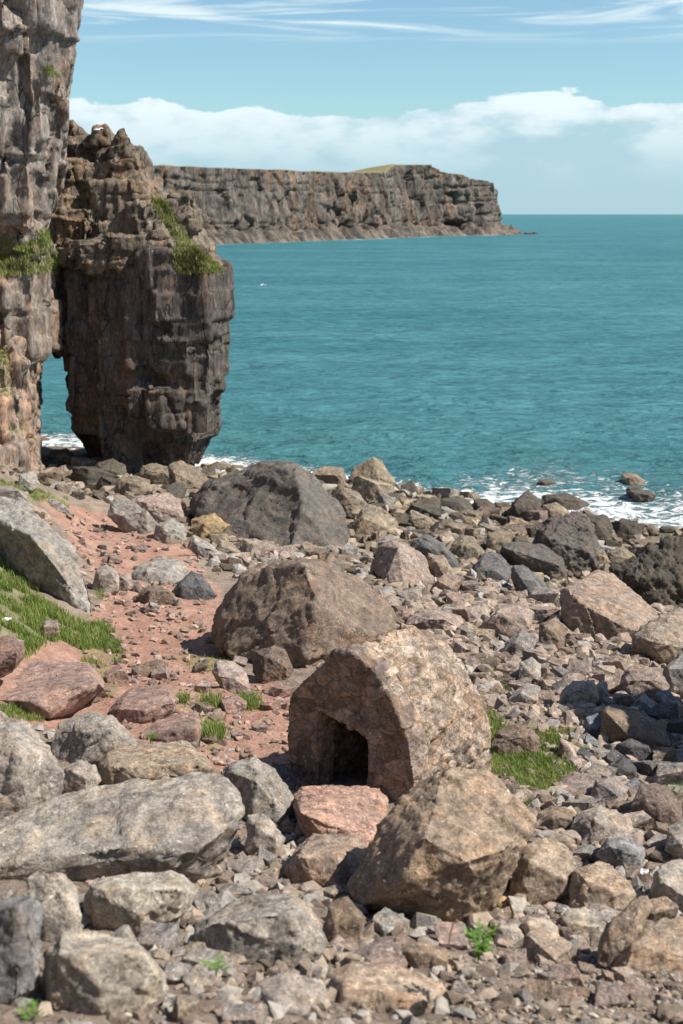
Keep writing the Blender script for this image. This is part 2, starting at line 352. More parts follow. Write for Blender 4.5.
# ------------------------------------------------------------ rocks
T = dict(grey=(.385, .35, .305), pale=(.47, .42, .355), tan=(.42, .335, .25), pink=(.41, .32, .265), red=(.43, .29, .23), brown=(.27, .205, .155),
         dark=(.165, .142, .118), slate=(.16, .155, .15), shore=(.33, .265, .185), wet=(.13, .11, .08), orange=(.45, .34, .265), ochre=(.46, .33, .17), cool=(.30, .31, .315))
FOOT = []; LAND = {}; NROCK = [0]
def tint(o, tone, j=.13):
    c = T[tone]; r = .72*random.uniform(1-j, 1+j); o.color = (c[0]*r*random.uniform(.97, 1.03), c[1]*r, c[2]*r*random.uniform(.97, 1.03), 1)
def rock(label, tone, outline, ridge=(), thick=.8, mat='rock', name=None, cat=None, group=None, cell=3., amp=1., base=None, vox=None, chips=None, sink=True, mark=True):
    pts = [(p[0], p[1], p[2] if len(p) > 2 else None) for p in outline]
    xs = [p[0] for p in pts]; yy = [p[1] for p in pts]
    yb, yt = max(yy), min(yy); h = yb-yt; w = max(xs)-min(xs)
    cx = sum(p[0] for p in pts if p[1] > yb-h*.3)/max(1, len([1 for p in pts if p[1] > yb-h*.3]))
    D0 = base if base else hitD(cx, min(yb, 1015) if yb > 1015 else yb-h*.06)
    mw = w*D0/F; th = thick*mw
    Dt = hitD(sum(xs)/len(xs), yt) if not base else D0+th
    th = max(min(th, .8*(Dt-D0) if yt > 480 else th), .25*mw)
    ccx = sum(xs)/len(xs); ccy = sum(yy)/len(yy)
    P = []; 
    for x, y, t in pts:
        if t is None: t = ((yb-y)/h)**1.0
        P.append(at(x, y, D0+t*th))
        P.append(at(ccx+(x-ccx)*.82, ccy+(y-ccy)*.82+h*.06, D0+(t+.55)*th))
    if ridge:
        for x, y, t in ridge: P.append(at(x, y, D0+t*th))
    else:
        a1 = random.uniform(-.34, -.08); a2 = random.uniform(.05, .34); b1, b2 = random.uniform(.25, .5), random.uniform(.3, .62)
        P.append(at(ccx+a1*w, yt+b1*h, D0+random.uniform(.0, .14)*th)); P.append(at(ccx+a2*w, yt+b2*h, D0+random.uniform(-.04, .1)*th))
    for x, y, t in pts:
        if sink and y > yb-h*.35: q = at(ccx+(x-ccx)*.85, y, D0+.25*th); q.z -= .12*h*D0/F; P.append(q)
    o0 = at(ccx, yb, D0+th*.4)
    P = [p-o0 for p in P]
    bm = hull_bm(P)
    size = max(w, h)*D0/F
    v = vox or max(size/ (64 if w > 60 else 42 if w > 30 else 28), .017)
    bm = chip(bm, size, chips if chips is not None else 6 if w > 60 else 4, random, (.03, .085))
    V, q = refine(bm, v*1.15)
    NROCK[0] += 1
    V = rough(V, q, size, NROCK[0], amp, cell)
    if name is None: name = 'boulder' if w > 58 else 'rock'
    me = mesh_np(name, V, q)
    o = obj(name, me, M[mat], loc=o0, label=label, category=cat or name)
    if group: o['group'] = group
    tint(o, tone)
    if mat == 'near': o.color = (o.color[0]*1.17, o.color[1]*1.13, o.color[2]*1.07, 1)
    if mark: FOOT.append([(p[0], p[1]) for p in pts])
    return o

R = rock
# nearest rocks, bottom of the slope
R('long pale grey slab lying on its side with a shadowed underside', 'grey', [(-110, 872), (0, 826), (67, 793), (135, 775), (215, 766), (238, 773), (250, 792), (249, 852), (236, 866), (170, 882), (80, 888), (0, 897), (-110, 925)],
  [(-110, 890, -.25), (0, 866, -.25), (60, 867, -.25), (120, 848, -.25), (200, 852, -.25), (246, 838, -.15)], .35, 'near', name='slab', cat='boulder', base=hitD(120, 884))
R('smooth rounded grey boulder behind the long pale slab', 'grey', [(-60, 712), (0, 711), (28, 722), (50, 745), (64, 775), (60, 800), (30, 830), (-60, 860)], (), .7, 'near')
R('small grey dome of rock beside the rounded grey boulder', 'grey', [(48, 748), (58, 724), (85, 712), (112, 715), (128, 731), (140, 748), (120, 764), (80, 772), (60, 768)], (), .8, 'near')
R('flat brownish rock tucked behind the long pale slab', 'tan', [(98, 765), (108, 749), (150, 742), (185, 742), (205, 754), (214, 770), (180, 790), (130, 796), (104, 788)], [(110, 768, .1), (200, 766, .1)], 1.0, 'near')
R('fist shaped pale rock between the slab and two grey domes', 'pale', [(58, 790), (65, 768), (80, 760), (95, 765), (102, 780), (88, 800)], (), .8, 'near')
R('tilted grey wedge of rock at the right end of the long slab', 'grey', [(226, 772), (236, 758), (251, 757), (276, 770), (296, 796), (300, 814), (290, 826), (255, 830), (240, 800)], [(250, 775, .2), (275, 805, .05)], .6, 'near')
R('pale split rock below the tilted grey wedge', 'pale', [(246, 850), (247, 815), (266, 812), (285, 838), (280, 857), (255, 862)], (), .7, 'near')
R('blotched orange and grey rock under the long slab', 'pale', [(82, 905), (88, 883), (110, 876), (170, 871), (190, 875), (197, 893), (180, 922), (140, 942), (100, 933), (84, 918)], [(95, 890, 0), (180, 890, 0), (140, 915, -.1)], .6, 'near')
R('narrow upright grey rock wedged under the left of the slab', 'grey', [(26, 880), (40, 868), (65, 870), (78, 888), (81, 925), (70, 942), (48, 948), (34, 935), (30, 900)], (), .6, 'near')
R('blue grey blade of rock standing in the lower left corner', 'cool', [(-40, 915), (0, 903), (22, 894), (46, 886), (42, 930), (34, 960), (38, 990), (20, 1007), (-40, 1012)], [(24, 905, -.1), (20, 960, -.15), (14, 1000, -.1)], .5, 'near')
R('broad round boulder with orange blotches in the lower left', 'pale', [(38, 988), (44, 952), (62, 931), (95, 931), (150, 942), (163, 960), (168, 990), (152, 1008), (122, 1028), (80, 1036), (44, 1020)], [(60, 955, 0), (140, 955, 0), (110, 990, -.15)], .6, 'near')
R('smooth grey hump of rock beside a leafy sprout', 'grey', [(188, 942), (204, 918), (230, 900), (260, 893), (295, 895), (316, 915), (329, 940), (321, 960), (290, 970), (240, 966), (198, 957)], [(215, 925, .1), (290, 912, .1), (300, 945, -.05)], .6, 'near')
R('jagged grey rock at the very bottom with a broken left end', 'grey', [(252, 1010), (257, 982), (285, 972), (322, 980), (335, 1020), (320, 1040), (260, 1040)], (), .7, 'near')
R('wide tan and grey boulder cut by the bottom of the view', 'tan', [(316, 1000), (330, 975), (352, 961), (400, 966), (440, 985), (464, 1015), (460, 1040), (330, 1050)], [(345, 985, .1), (420, 1000, 0)], .6, 'near')
R('flat pink slab laid before the well house doorway', 'red', [(292, 806), (294, 794), (302, 787), (340, 785), (380, 788), (388, 800), (386, 828), (370, 858), (330, 856), (303, 836)], [(300, 812, 0), (335, 842, -.1), (372, 842, -.1)], 1.5, 'near', name='slab', cat='boulder')
R('great tilted block with a cavity beneath it', 'tan', [(341, 888, .5), (362, 860, .6), (387, 820, .8), (416, 772, 1.2), (442, 767, 1), (492, 774, 1), (508, 790, .9), (535, 820, .5), (530, 846, .35), (513, 862, .3), (498, 900, .35), (487, 922, .4), (462, 940, .45), (430, 940, .45), (392, 922, .35), (360, 908, .2)],
  [(425, 838, -.15), (470, 862, -.2), (400, 884, -.15), (440, 902, -.05), (505, 850, 0), (430, 925, .9), (470, 925, .9)], .62, 'near', amp=1.1, sink=False, chips=2)
R('tan slab sunk between the pink slab and the great block', 'pink', [(283, 874), (296, 848), (312, 832), (352, 836), (372, 850), (360, 880), (334, 896), (300, 892)], (), 1.4, 'near')
R('brown wedge under the left edge of the great block', 'brown', [(322, 930), (330, 900), (348, 896), (366, 918), (360, 945), (336, 950)], (), .7, 'near')
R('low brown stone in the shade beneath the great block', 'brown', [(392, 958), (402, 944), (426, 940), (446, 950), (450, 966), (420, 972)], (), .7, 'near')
R('large weathered boulder at right of the great block', 'tan', [(508, 900), (514, 862), (526, 842), (546, 836), (566, 848), (577, 862), (572, 905), (550, 915), (526, 911)], [(530, 862, .1), (565, 880, -.05)], .7, 'near')
R('rounded brown boulder paired with the weathered boulder', 'tan', [(568, 908), (572, 866), (590, 858), (612, 866), (630, 880), (636, 895), (614, 922), (585, 920)], [(585, 880, .1), (615, 892, 0)], .7, 'near')
R('angular grey block balanced above the paired boulders', 'grey', [(568, 832), (578, 812), (600, 804), (628, 815), (634, 830), (618, 846), (596, 850), (580, 844)], (), .8, 'near')
R('greenish grey faceted rock below the balanced grey block', 'cool', [(596, 855), (608, 836), (630, 836), (646, 848), (643, 870), (630, 875), (604, 864)], (), .8, 'near')
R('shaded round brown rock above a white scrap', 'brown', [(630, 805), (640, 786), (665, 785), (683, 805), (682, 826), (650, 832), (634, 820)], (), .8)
R('pale grey boulder half cut by the right side of the view', 'pale', [(664, 850), (668, 828), (684, 817), (712, 820), (716, 866), (690, 872)], (), .8, 'near')
R('tall rough grey block against the right side of the view', 'grey', [(648, 895), (655, 864), (680, 860), (716, 866), (718, 925), (672, 918)], [(660, 880, 0), (690, 900, -.1)], .7, 'near')
R('thin tan slab leaning against the big tan wedge', 'tan', [(597, 962), (600, 938), (613, 919), (646, 890), (653, 906), (640, 928), (622, 957), (612, 975)], (), .5, 'near')
R('big tan wedge of rock with a flat lit face in the lower right', 'tan', [(608, 972), (616, 950), (628, 938), (664, 916), (716, 926), (720, 965), (660, 978), (630, 976)], [(632, 944, -.05), (626, 972, -.15)], .6, 'near')
R('cream flat topped stone among the lower pebbles', 'pale', [(559, 918), (568, 909), (585, 907), (607, 922), (600, 937), (568, 937)], [(565, 922, 0), (600, 928, 0)], .8, 'near')
R('squarish cream stone leaning on the weathered boulder', 'ochre', [(510, 884), (520, 878), (540, 875), (546, 899), (533, 909), (513, 901)], [(515, 888, -.05), (536, 884, -.05)], .5, 'near')
R('little ochre yellow stone beside the great block', 'ochre', [(488, 905), (494, 898), (504, 896), (512, 908), (502, 914)], (), .8, 'near')
R('little pink stone next to the ochre yellow stone', 'orange', [(512, 897), (518, 893), (526, 894), (528, 909), (518, 912)], (), .8, 'near')
R('pale ribbed slab below the squarish cream stone', 'pale', [(520, 926), (528, 917), (545, 917), (558, 927), (560, 942), (530, 942)], (), .7, 'near')
R('light grey plate of rock beside the leafy green plant', 'pale', [(492, 932), (500, 922), (516, 924), (526, 938), (510, 948)], (), .7, 'near')
R('pinkish plate of rock at the foot of the green patch', 'pink', [(552, 792), (560, 780), (575, 772), (600, 775), (606, 786), (588, 802), (560, 804)], [(560, 790, .1), (590, 792, .1)], 1.6)
R('sharp grey rock behind the balanced grey block', 'grey', [(588, 800), (596, 780), (616, 775), (628, 790), (622, 806), (600, 808)], (), .8)
R('low brown rock left of the balanced grey block', 'brown', [(534, 828), (538, 812), (552, 805), (574, 810), (578, 824), (560, 834)], (), .8)
R('small pointed brown rock above the weathered boulder', 'tan', [(536, 850), (545, 832), (562, 828), (576, 838), (574, 852)], (), .7)
# well and path area
R('tall boulder with a dark furrowed face behind the well house', 'brown', [(214, 640, .9), (214, 608, .95), (220, 585, 1.0), (240, 572, 1.1), (268, 566, 1.15), (300, 557, 1), (330, 560, 1.1), (362, 580, 1.1), (388, 604, 1), (402, 635, .8), (380, 668, .4), (330, 676, 0), (300, 670, .0), (240, 660, .6)],
  [(303, 563, .35), (318, 600, .05), (326, 650, -.08), (322, 672, -.05)], .75, 'rock', amp=1.1)
R('small brown block at the foot of the furrowed boulder', 'brown', [(252, 672), (254, 651), (274, 645), (289, 651), (294, 668), (286, 681), (262, 684)], (), .7)
R('half buried grey slab leaning on the grassy bank', 'grey', [(-60, 490), (0, 496), (20, 500), (44, 522), (74, 550), (88, 580), (100, 608), (98, 618), (78, 617), (46, 590), (28, 571), (4, 522), (-60, 512)], [(62, 575, -.1), (30, 535, -.1)], .35, 'rock', name='slab', cat='boulder')
R('flat orange pink stone on top of the bank', 'orange', [(14, 508), (25, 502), (45, 510), (55, 521), (45, 527), (27, 518)], (), .7)
R('grey flat rock behind the orange pink stone', 'grey', [(24, 500), (40, 496), (60, 503), (71, 513), (55, 517), (36, 508)], (), .7)
R('bleached pale stone on the bank near the cliff foot', 'pale', [(16, 490), (20, 474), (35, 470), (40, 484), (30, 492)], (), .8)
R('long low grey rock below the bleached pale stone', 'grey', [(-30, 500), (-30, 484), (10, 486), (28, 492), (28, 502)], (), .6)
R('pink stone lying in the grass of the bank', 'pink', [(38, 630), (46, 620), (58, 620), (60, 632), (46, 640)], (), .8)
R('pink block cut by the left side above the step', 'red', [(-30, 642), (8, 635), (24, 640), (26, 656), (14, 668), (-30, 684)], (), .8)
R('widest flat pink stone step below the grassy bank', 'red', [(-40, 692), (0, 680), (34, 661), (98, 664), (105, 674), (104, 690), (76, 708), (50, 718), (-40, 712)], [(0, 700, 0), (48, 702, -.05), (100, 680, .15)], 1.3, name='step_stone', cat='slab', cell=1.6, amp=.7)
R('middle pink stone step with a notched front edge', 'red', [(108, 712), (118, 700), (132, 688), (165, 685), (177, 700), (173, 713), (142, 727), (112, 724)], [(118, 710, 0), (142, 714, -.05), (174, 704, .1)], 1.6, name='step_stone', cat='slab', cell=1.8, amp=.8)
R('squared pink stone step nearest the long grass tufts', 'red', [(137, 738), (156, 720), (196, 711), (205, 728), (197, 744), (168, 746)], [(160, 734, 0), (196, 728, 0)], 1.5, name='step_stone', cat='slab', cell=1.8, amp=.7)
R('crumbly pink rock beside the small grass tuft', 'pink', [(212, 672), (216, 660), (232, 661), (246, 670), (251, 690), (228, 697)], (), .8)
R('low boulder of pale stone crossing the red path', 'grey', [(130, 578), (138, 565), (160, 558), (183, 560), (190, 574), (170, 587), (138, 588)], (), 1.0)
R('pointed dark rock on the path next to the pale low boulder', 'slate', [(171, 592), (180, 580), (192, 570), (204, 576), (217, 596), (206, 603), (182, 603)], (), .8)
R('flat dark brown rock lying across the path', 'brown', [(135, 598), (144, 588), (156, 585), (174, 594), (178, 603), (150, 606)], (), 1.2)
R('upright grey stone with a tuft at its foot', 'grey', [(92, 588), (96, 570), (106, 564), (118, 572), (120, 590), (104, 596)], (), .8)
R('squat pink rock right of the upright tufted stone', 'pink', [(114, 588), (118, 576), (130, 572), (134, 586), (126, 592)], (), .7)
# between path and stack
R('rusty pink boulder left of the great black boulder', 'pink', [(126, 505), (136, 496), (168, 493), (180, 500), (187, 523), (170, 526), (140, 520)], (), .7)
R('grey ragged rock leaning on the rusty pink boulder', 'grey', [(108, 516), (110, 500), (126, 498), (146, 512), (158, 524), (148, 536), (122, 528)], (), .7)
R('blocky grey rock below the rusty pink boulder', 'grey', [(152, 540), (156, 524), (172, 518), (188, 528), (186, 543), (168, 546)], (), .7)
R('tan cracked rock in front of the great black boulder', 'ochre', [(187, 530), (192, 519), (214, 513), (231, 526), (222, 538), (200, 541)], (), .7)
R('long grey wedge below the tan cracked rock', 'grey', [(186, 546), (194, 534), (214, 546), (222, 556), (206, 560)], (), .7)
R('pale brown boulder under the stack foot, left one', 'shore', [(114, 492), (118, 479), (134, 475), (150, 480), (152, 493), (132, 498)], (), .7, 'shore')
R('grey brown boulder under the stack foot, middle one', 'shore', [(138, 478), (142, 465), (156, 463), (174, 468), (184, 478), (178, 488), (156, 486)], (), .7, 'shore')
R('smooth tan boulder under the stack foot, right one', 'shore', [(164, 478), (168, 464), (180, 460), (198, 468), (210, 480), (200, 492), (180, 494)], (), .8, 'shore')
R('great dark boulder between the red path and the shore', 'dark', [(181, 508, .8), (184, 496, .85), (205, 482, 1.0), (236, 471, 1.1), (262, 460, 1), (290, 461, 1), (314, 474, .9), (334, 500, .7), (348, 534, .4), (342, 549, .1), (292, 556, 0), (262, 550, 0), (238, 534, .45), (210, 526, .65)],
  [(296, 466, .4), (302, 510, .05), (290, 552, -.08)], .8, 'dark', amp=1.2)
R('peaked brown rock standing alone at the water edge', 'shore', [(350, 479), (352, 469), (374, 456), (382, 461), (395, 482), (391, 489), (370, 491), (356, 487)], [(374, 460, .4), (380, 488, -.1)], .8, 'shore')
# middle beach
R('half dome boulder with a dark cut left face', 'pink', [(371, 570, .8), (379, 547, .9), (391, 541, 1.0), (404, 544, .9), (432, 559, 1), (445, 587, .6), (440, 595, .2), (405, 590, 0), (384, 580, .05)], [(398, 548, .25), (405, 588, -.1)], .8, 'rock')
R('broad tan boulder behind the half dome boulder', 'shore', [(347, 530), (362, 509), (380, 507), (402, 522), (390, 538), (352, 540)], (), .7, 'shore')
R('tan sloping rock left of the broad tan boulder', 'shore', [(330, 508), (340, 486), (358, 492), (368, 504), (350, 520)], (), .8, 'shore')
R('wedge of tan rock behind the dark leaning slab', 'shore', [(403, 522), (411, 510), (430, 518), (437, 528), (420, 533)], (), .8, 'shore')
R('dark leaning slab right of the half dome boulder', 'slate', [(412, 548), (416, 538), (426, 534), (438, 540), (456, 558), (461, 573), (452, 578), (430, 562)], (), .6, 'dark')
R('rounded tan rock below the dark leaning slab', 'tan', [(426, 566), (428, 553), (444, 556), (455, 574), (450, 588), (436, 584)], (), .8)
R('wide tan boulder between the two dark rocks', 'shore', [(446, 556), (448, 544), (461, 534), (474, 537), (486, 553), (482, 566), (462, 568)], (), .8, 'shore')
R('smooth cream boulder behind the round black boulder', 'shore', [(485, 550), (487, 534), (496, 530), (512, 532), (512, 546), (496, 556)], (), .8, 'shore')
R('round black boulder below the smooth cream boulder', 'slate', [(468, 582), (474, 566), (485, 553), (499, 552), (510, 566), (511, 583), (490, 587)], (), .8, 'dark')
R('long black boulder with a sharp ridge', 'dark', [(498, 556), (502, 544), (520, 541), (542, 545), (564, 559), (567, 585), (540, 576), (512, 564)], [(505, 548, .1), (560, 566, -.05)], .7, 'dark')
R('dark smooth boulder under the long black boulder', 'slate', [(511, 578), (513, 566), (523, 564), (544, 580), (550, 600), (536, 604), (520, 596)], (), .8, 'dark')
R('brown shore rock left of the layered shore rocks', 'wet', [(438, 508), (441, 499), (458, 496), (470, 502), (476, 517), (458, 520)], (), .8, 'shore')
R('flat topped shore rock by the breaking foam', 'wet', [(473, 512), (474, 499), (486, 498), (495, 505), (496, 516)], (), .8, 'shore')
R('peaked brown shore rock in the layered group', 'wet', [(506, 518), (512, 502), (528, 490), (541, 500), (542, 518), (524, 524)], (), .8, 'shore')
R('long flat wet rock furthest out in the layered group', 'wet', [(538, 506), (544, 496), (567, 493), (589, 504), (582, 512), (556, 512)], (), .8, 'shore')
R('tan flat rock in front of the long flat wet rock', 'shore', [(541, 518), (543, 505), (556, 502), (573, 514), (572, 522), (552, 524)], (), .8, 'shore')
R('jagged black outcrop standing between brown shore rocks', 'dark', [(534, 552), (536, 528), (552, 516), (580, 512), (594, 528), (600, 565), (584, 582), (566, 580)], (), .7, 'dark', name='outcrop', amp=2.4, cell=4.5)
R('brown rock behind the right edge of the black outcrop', 'wet', [(583, 545), (584, 518), (606, 513), (613, 526), (611, 545)], (), .7, 'shore')
R('pale tan rock wedged right of the black outcrop', 'shore', [(593, 566), (594, 549), (604, 549), (613, 566), (604, 573)], (), .8, 'shore')
R('pointed brown boulder behind the big flat tan boulder', 'shore', [(606, 566), (608, 552), (622, 545), (643, 562), (634, 572)], (), .8, 'shore')
R('big flat topped tan boulder with a shaded front edge', 'orange', [(559, 612, .1), (560, 590, .5), (599, 571, 1), (612, 574, 1), (659, 612, .6), (660, 622, .4), (640, 648, 0), (604, 643, 0), (570, 626, .05)], [(562, 594, .15), (600, 618, .0), (640, 632, -.05), (655, 622, .15)], 1.2, 'rock', cell=2.2)
R('rough seaweed brown outcrop filling the right edge', 'wet', [(608, 588), (612, 570), (636, 560), (652, 545), (684, 535), (720, 535), (720, 610), (668, 616), (640, 600)], (), .6, 'shore', name='outcrop', amp=2.4, cell=5)
R('grey boulder on the right edge below the brown outcrop', 'tan', [(631, 652), (634, 634), (650, 620), (684, 606), (720, 610), (720, 668), (664, 674)], [(645, 640, 0), (690, 650, -.1)], .7)
R('grey rock cut by the right edge below the grey boulder', 'grey', [(660, 688), (664, 668), (684, 650), (720, 655), (720, 700), (680, 704)], (), .7)
R('domed pink rock half in shadow on the right', 'pink', [(618, 690), (624, 672), (636, 663), (660, 672), (672, 688), (660, 702), (634, 702)], (), .7)
R('brown slab with a lit flat face crossed by shadow', 'brown', [(598, 742), (600, 712), (610, 704), (640, 711), (664, 724), (671, 746), (656, 753), (622, 748)], [(606, 712, .1), (628, 735, -.05), (664, 745, 0)], 1.2, amp=.8)
R('round dark pebble shaped rock below the shadowed slab', 'slate', [(614, 756), (618, 744), (632, 738), (649, 744), (655, 760), (636, 766)], (), .8)
R('flat dark rock below the round dark rock', 'slate', [(602, 776), (608, 765), (623, 757), (640, 763), (640, 780), (618, 786)], (), .8)
R('rough brown rock sitting in the green patch', 'brown', [(489, 750), (498, 732), (514, 724), (532, 727), (543, 745), (534, 756), (506, 760)], (), .8, amp=1.4)
R('small pink triangle of rock in the green patch', 'orange', [(558, 752), (560, 738), (572, 743), (578, 758), (562, 762)], (), .7)
R('white streaked rock on the upper scree', 'pale', [(508, 700), (516, 690), (526, 683), (541, 686), (538, 703), (524, 712)], (), .8)
R('square grey rock above the white streaked rock', 'grey', [(518, 680), (520, 662), (532, 657), (541, 664), (541, 680), (530, 686)], (), .7)
R('angular grey rock with a pointed left end', 'grey', [(558, 704), (562, 690), (573, 681), (594, 680), (599, 700), (584, 712)], (), .7)
R('light grey cube of rock near the domed pink rock', 'pale', [(594, 704), (595, 684), (607, 681), (610, 698), (602, 708)], (), .7)
R('grey block on the scree below the pinkish mound', 'grey', [(502, 652), (506, 642), (522, 628), (538, 637), (532, 656), (516, 662)], (), .8)
R('pinkish mound of rock in the middle of the scree', 'pink', [(476, 634), (484, 616), (496, 608), (520, 601), (536, 614), (534, 634), (508, 642)], (), .7)
R('brownish cracked rock left of the big flat tan boulder', 'brown', [(538, 648), (540, 624), (556, 616), (567, 628), (563, 650), (550, 654)], (), .7)
R('low pink slab of rock behind the well house roof', 'pink', [(404, 626), (410, 614), (436, 608), (462, 616), (466, 630), (440, 638)], (), 1.6)
R('small salmon stone above the low pink slab', 'orange', [(398, 622), (402, 610), (412, 608), (418, 618), (410, 628)], (), .8)
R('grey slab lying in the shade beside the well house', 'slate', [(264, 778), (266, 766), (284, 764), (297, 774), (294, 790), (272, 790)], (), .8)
# off the frame on the right: the tall rock whose shadow falls on the scree
R('tall pinnacle just beyond the right side of the view', 'brown', [(885, 830), (860, 700), (880, 450), (930, 300), (1040, 265), (1120, 340), (1190, 700), (1200, 830)], (), .7, base=14.8, name='pinnacle', cat='rock pinnacle', mark=False, vox=.12)
# rocks in the surf
R('tan pointed rock out in the foam', 'shore', [(621, 480), (622, 474), (632, 472), (646, 481), (642, 486), (628, 486)], (), .8, 'shore')
R('flat black wet rock in the foam below the tan one', 'wet', [(625, 492), (628, 486), (640, 487), (656, 496), (652, 502), (636, 500)], (), .8, 'dark', amp=1.6)
R('low wet rock awash left of the two surf rocks', 'wet', [(536, 484), (540, 479), (552, 479), (558, 484), (548, 487)], (), .8, 'dark')
R('brown rock seen through the arch gap', 'shore', [(46, 458), (52, 450), (66, 448), (76, 456), (72, 464), (54, 465)], (), .8, 'shore')
R('dark rock in the shadow under the stack', 'wet', [(92, 478), (96, 463), (112, 458), (126, 466), (128, 478), (108, 482)], (), .8, 'shore')
# ------------------------------------------------------------ cliffs by overlapping jointed blocks
def zrow(row, Y): return atY(W/2, row, Y).z
def prism(bm, plan, r0, r1, Yr=68, top=1.0, bot=1.0):
    """plan: (px, Y) corners; rows r0 (top) to r1 (bottom) read at depth Yr"""
    z1, z0 = zrow(r0, Yr), zrow(r1, Yr); pts = []
    cx = sum(p[0] for p in plan)/len(plan); cy = sum(p[1] for p in plan)/len(plan)
    for z, k, row in ((z1, top, r0), (z0, bot, r1)):
        for px, Y in plan:
            x = atY(cx+(px-cx)*k, (r0+r1)/2, cy+(Y-cy)*k).x
            pts.append((x, cy+(Y-cy)*k, z))
    return hull_bm(pts, bm)
def hullp(bm, P): return hull_bm([atY(*p) for p in P], bm)
def clad(bm, n, px0, px1, r0, r1, Yf, s0, s1, rnd, ay=1.6):
    """extra joint-bounded blocks standing proud of a face; Yf(px,row) gives the face depth"""
    for i in range(n):
        w = rnd.uniform(s0, s1); px = rnd.uniform(px0, px1-w*10); r = rnd.uniform(r0, r1); Y = Yf(px, r)
        c = atY(px, r, Y); h = w*rnd.uniform(.6, ay); d = w*rnd.uniform(.4, .8)
        a = rnd.uniform(-.25, .25); P = []
        for sx in (-1, 1):
            for sy in (-1, 1):
                for sz in (-1, 1):
                    v = Vector((sx*w/2*rnd.uniform(.8, 1), sy*d/2*rnd.uniform(.8, 1), sz*h/2*rnd.uniform(.85, 1)))
                    v.rotate(Matrix.Rotation(a, 3, 'Z')); P.append(c+v)
        hull_bm(P, bm)
def cliff_obj(name, bm, vox, size, k, tone, strat, label, amp=1., bedk=.22, vj=.3, mat='cliff', **kw):
    V, q = remesh(bm, vox)
    N = normals(V, q); P = V
    # bedding: narrow horizontal recesses, and vertical joints
    bed = np.abs(vnoise(np.stack([V[:, 2]*1.1+.25*vnoise(V*.25, k), V[:, 0]*.03, V[:, 1]*.03], 1), k+70))
    d = -bedk*(1-sstep(bed, 0, .07))
    jt = np.abs(vnoise(np.stack([V[:, 0]*.55+.3*vnoise(V*.3, k+5), V[:, 1]*.55, V[:, 2]*.10], 1), k+75))
    d = d-vj*(1-sstep(jt, 0, .07))
    f1, f2, cid, tl = worley(V*np.array([.45, .45, .17]), k+77, True)
    d = d+.05*(cid-.5)+.08*tl
    hz = 1-np.abs(N[:, 2])
    V = V+N*(d*hz*amp)[:, None]
    V = rough(V, q, size, k, amp, 3., strat)
    o0 = np.array([V[:, 0].mean(), V[:, 1].mean(), V[:, 2].min()])
    o = obj(name, mesh_np(name, V-o0, q), M[mat], loc=tuple(o0), label=label, **kw)
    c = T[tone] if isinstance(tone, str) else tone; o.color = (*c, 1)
    return o
rn = random.Random(3)
# --- sea stack lower block
bm = bmesh.new()
prism(bm, [(59, 70), (100, 66.6), (160, 65.0), (196, 65.6), (231, 69), (226, 75), (66, 76)], 266, 318)
prism(bm, [(58, 70.2), (106, 66.9), (168, 65.5), (200, 66.2), (227, 69), (224, 75), (68, 76)], 316, 349, bot=.985)
prism(bm, [(68, 70), (104, 67.2), (176, 65.2), (204, 66.6), (228, 69), (224, 75), (70, 76)], 347, 395, bot=.96)
prism(bm, [(71, 70), (104, 67.2), (174, 65.4), (200, 66.8), (222, 69), (218, 75), (70, 76)], 392, 440, bot=.93)
prism(bm, [(73, 70), (104, 67.6), (172, 66.2), (196, 67), (213, 69.5), (208, 75), (76, 76)], 436, 468, bot=.78)
prism(bm, [(90, 70.5), (112, 69), (170, 68), (194, 70), (190, 74), (96, 75)], 455, 495)
def yf(px, r): return np.interp(px, [60, 104, 165, 185, 230], [69.6, 66.9, 65.4, 65.6, 69.0])+.25
clad(bm, 34, 66, 222, 272, 430, yf, 1.2, 2.8, rn, 2.2)
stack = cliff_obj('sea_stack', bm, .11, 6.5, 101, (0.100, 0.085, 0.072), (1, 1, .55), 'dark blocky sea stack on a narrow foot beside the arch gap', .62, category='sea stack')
# --- ragged crag on top of the stack
bm = bmesh.new()
prism(bm, [(46, 70), (60, 67.8), (120, 66.2), (178, 66.4), (196, 69), (186, 76), (46, 77)], 243, 270)
clad(bm, 16, 62, 172, 248, 264, lambda p, r: 66.5+.01*abs(p-120), 1.0, 1.9, rn, 1.0)
hullp(bm, [(140, 246, 67.5), (196, 262, 68), (231, 274, 70), (140, 172, 70), (165, 196, 71), (192, 222, 71), (228, 272, 73), (130, 240, 77), (190, 250, 77), (150, 190, 76)])
hullp(bm, [(100, 246, 68), (165, 246, 67.5), (119, 131, 70.5), (129, 129, 70.8), (133, 152, 70), (148, 174, 70), (166, 200, 71), (112, 150, 72), (104, 190, 71), (120, 240, 77)])
hullp(bm, [(103, 246, 69), (120, 246, 69), (94, 128, 72.5), (100, 126, 72.3), (107, 130, 72.5), (114, 146, 72.5), (98, 160, 73), (116, 160, 74)])
hullp(bm, [(44, 250, 70.5), (112, 250, 70), (60, 116, 73), (66, 122, 73), (80, 146, 72.5), (104, 150, 72.5), (44, 110, 74), (44, 180, 80), (104, 160, 77), (112, 240, 78)])
hullp(bm, [(92, 152, 71.8), (93, 127, 72.0), (97, 124, 72.0), (105, 126, 72.2), (109, 138, 72.2), (110, 152, 72.8), (94, 129, 73.2), (104, 130, 73.2), (92, 152, 73.6)])
hullp(bm, [(114, 160, 69.8), (116, 138, 70.0), (120, 131, 70.1), (127, 129, 70.2), (133, 141, 70.2), (134, 160, 70.6), (118, 136, 71.4), (128, 135, 71.4), (116, 165, 72)])
hullp(bm, [(80, 152, 72), (88, 143, 72.2), (104, 146, 72.2), (108, 156, 72), (84, 156, 74)])
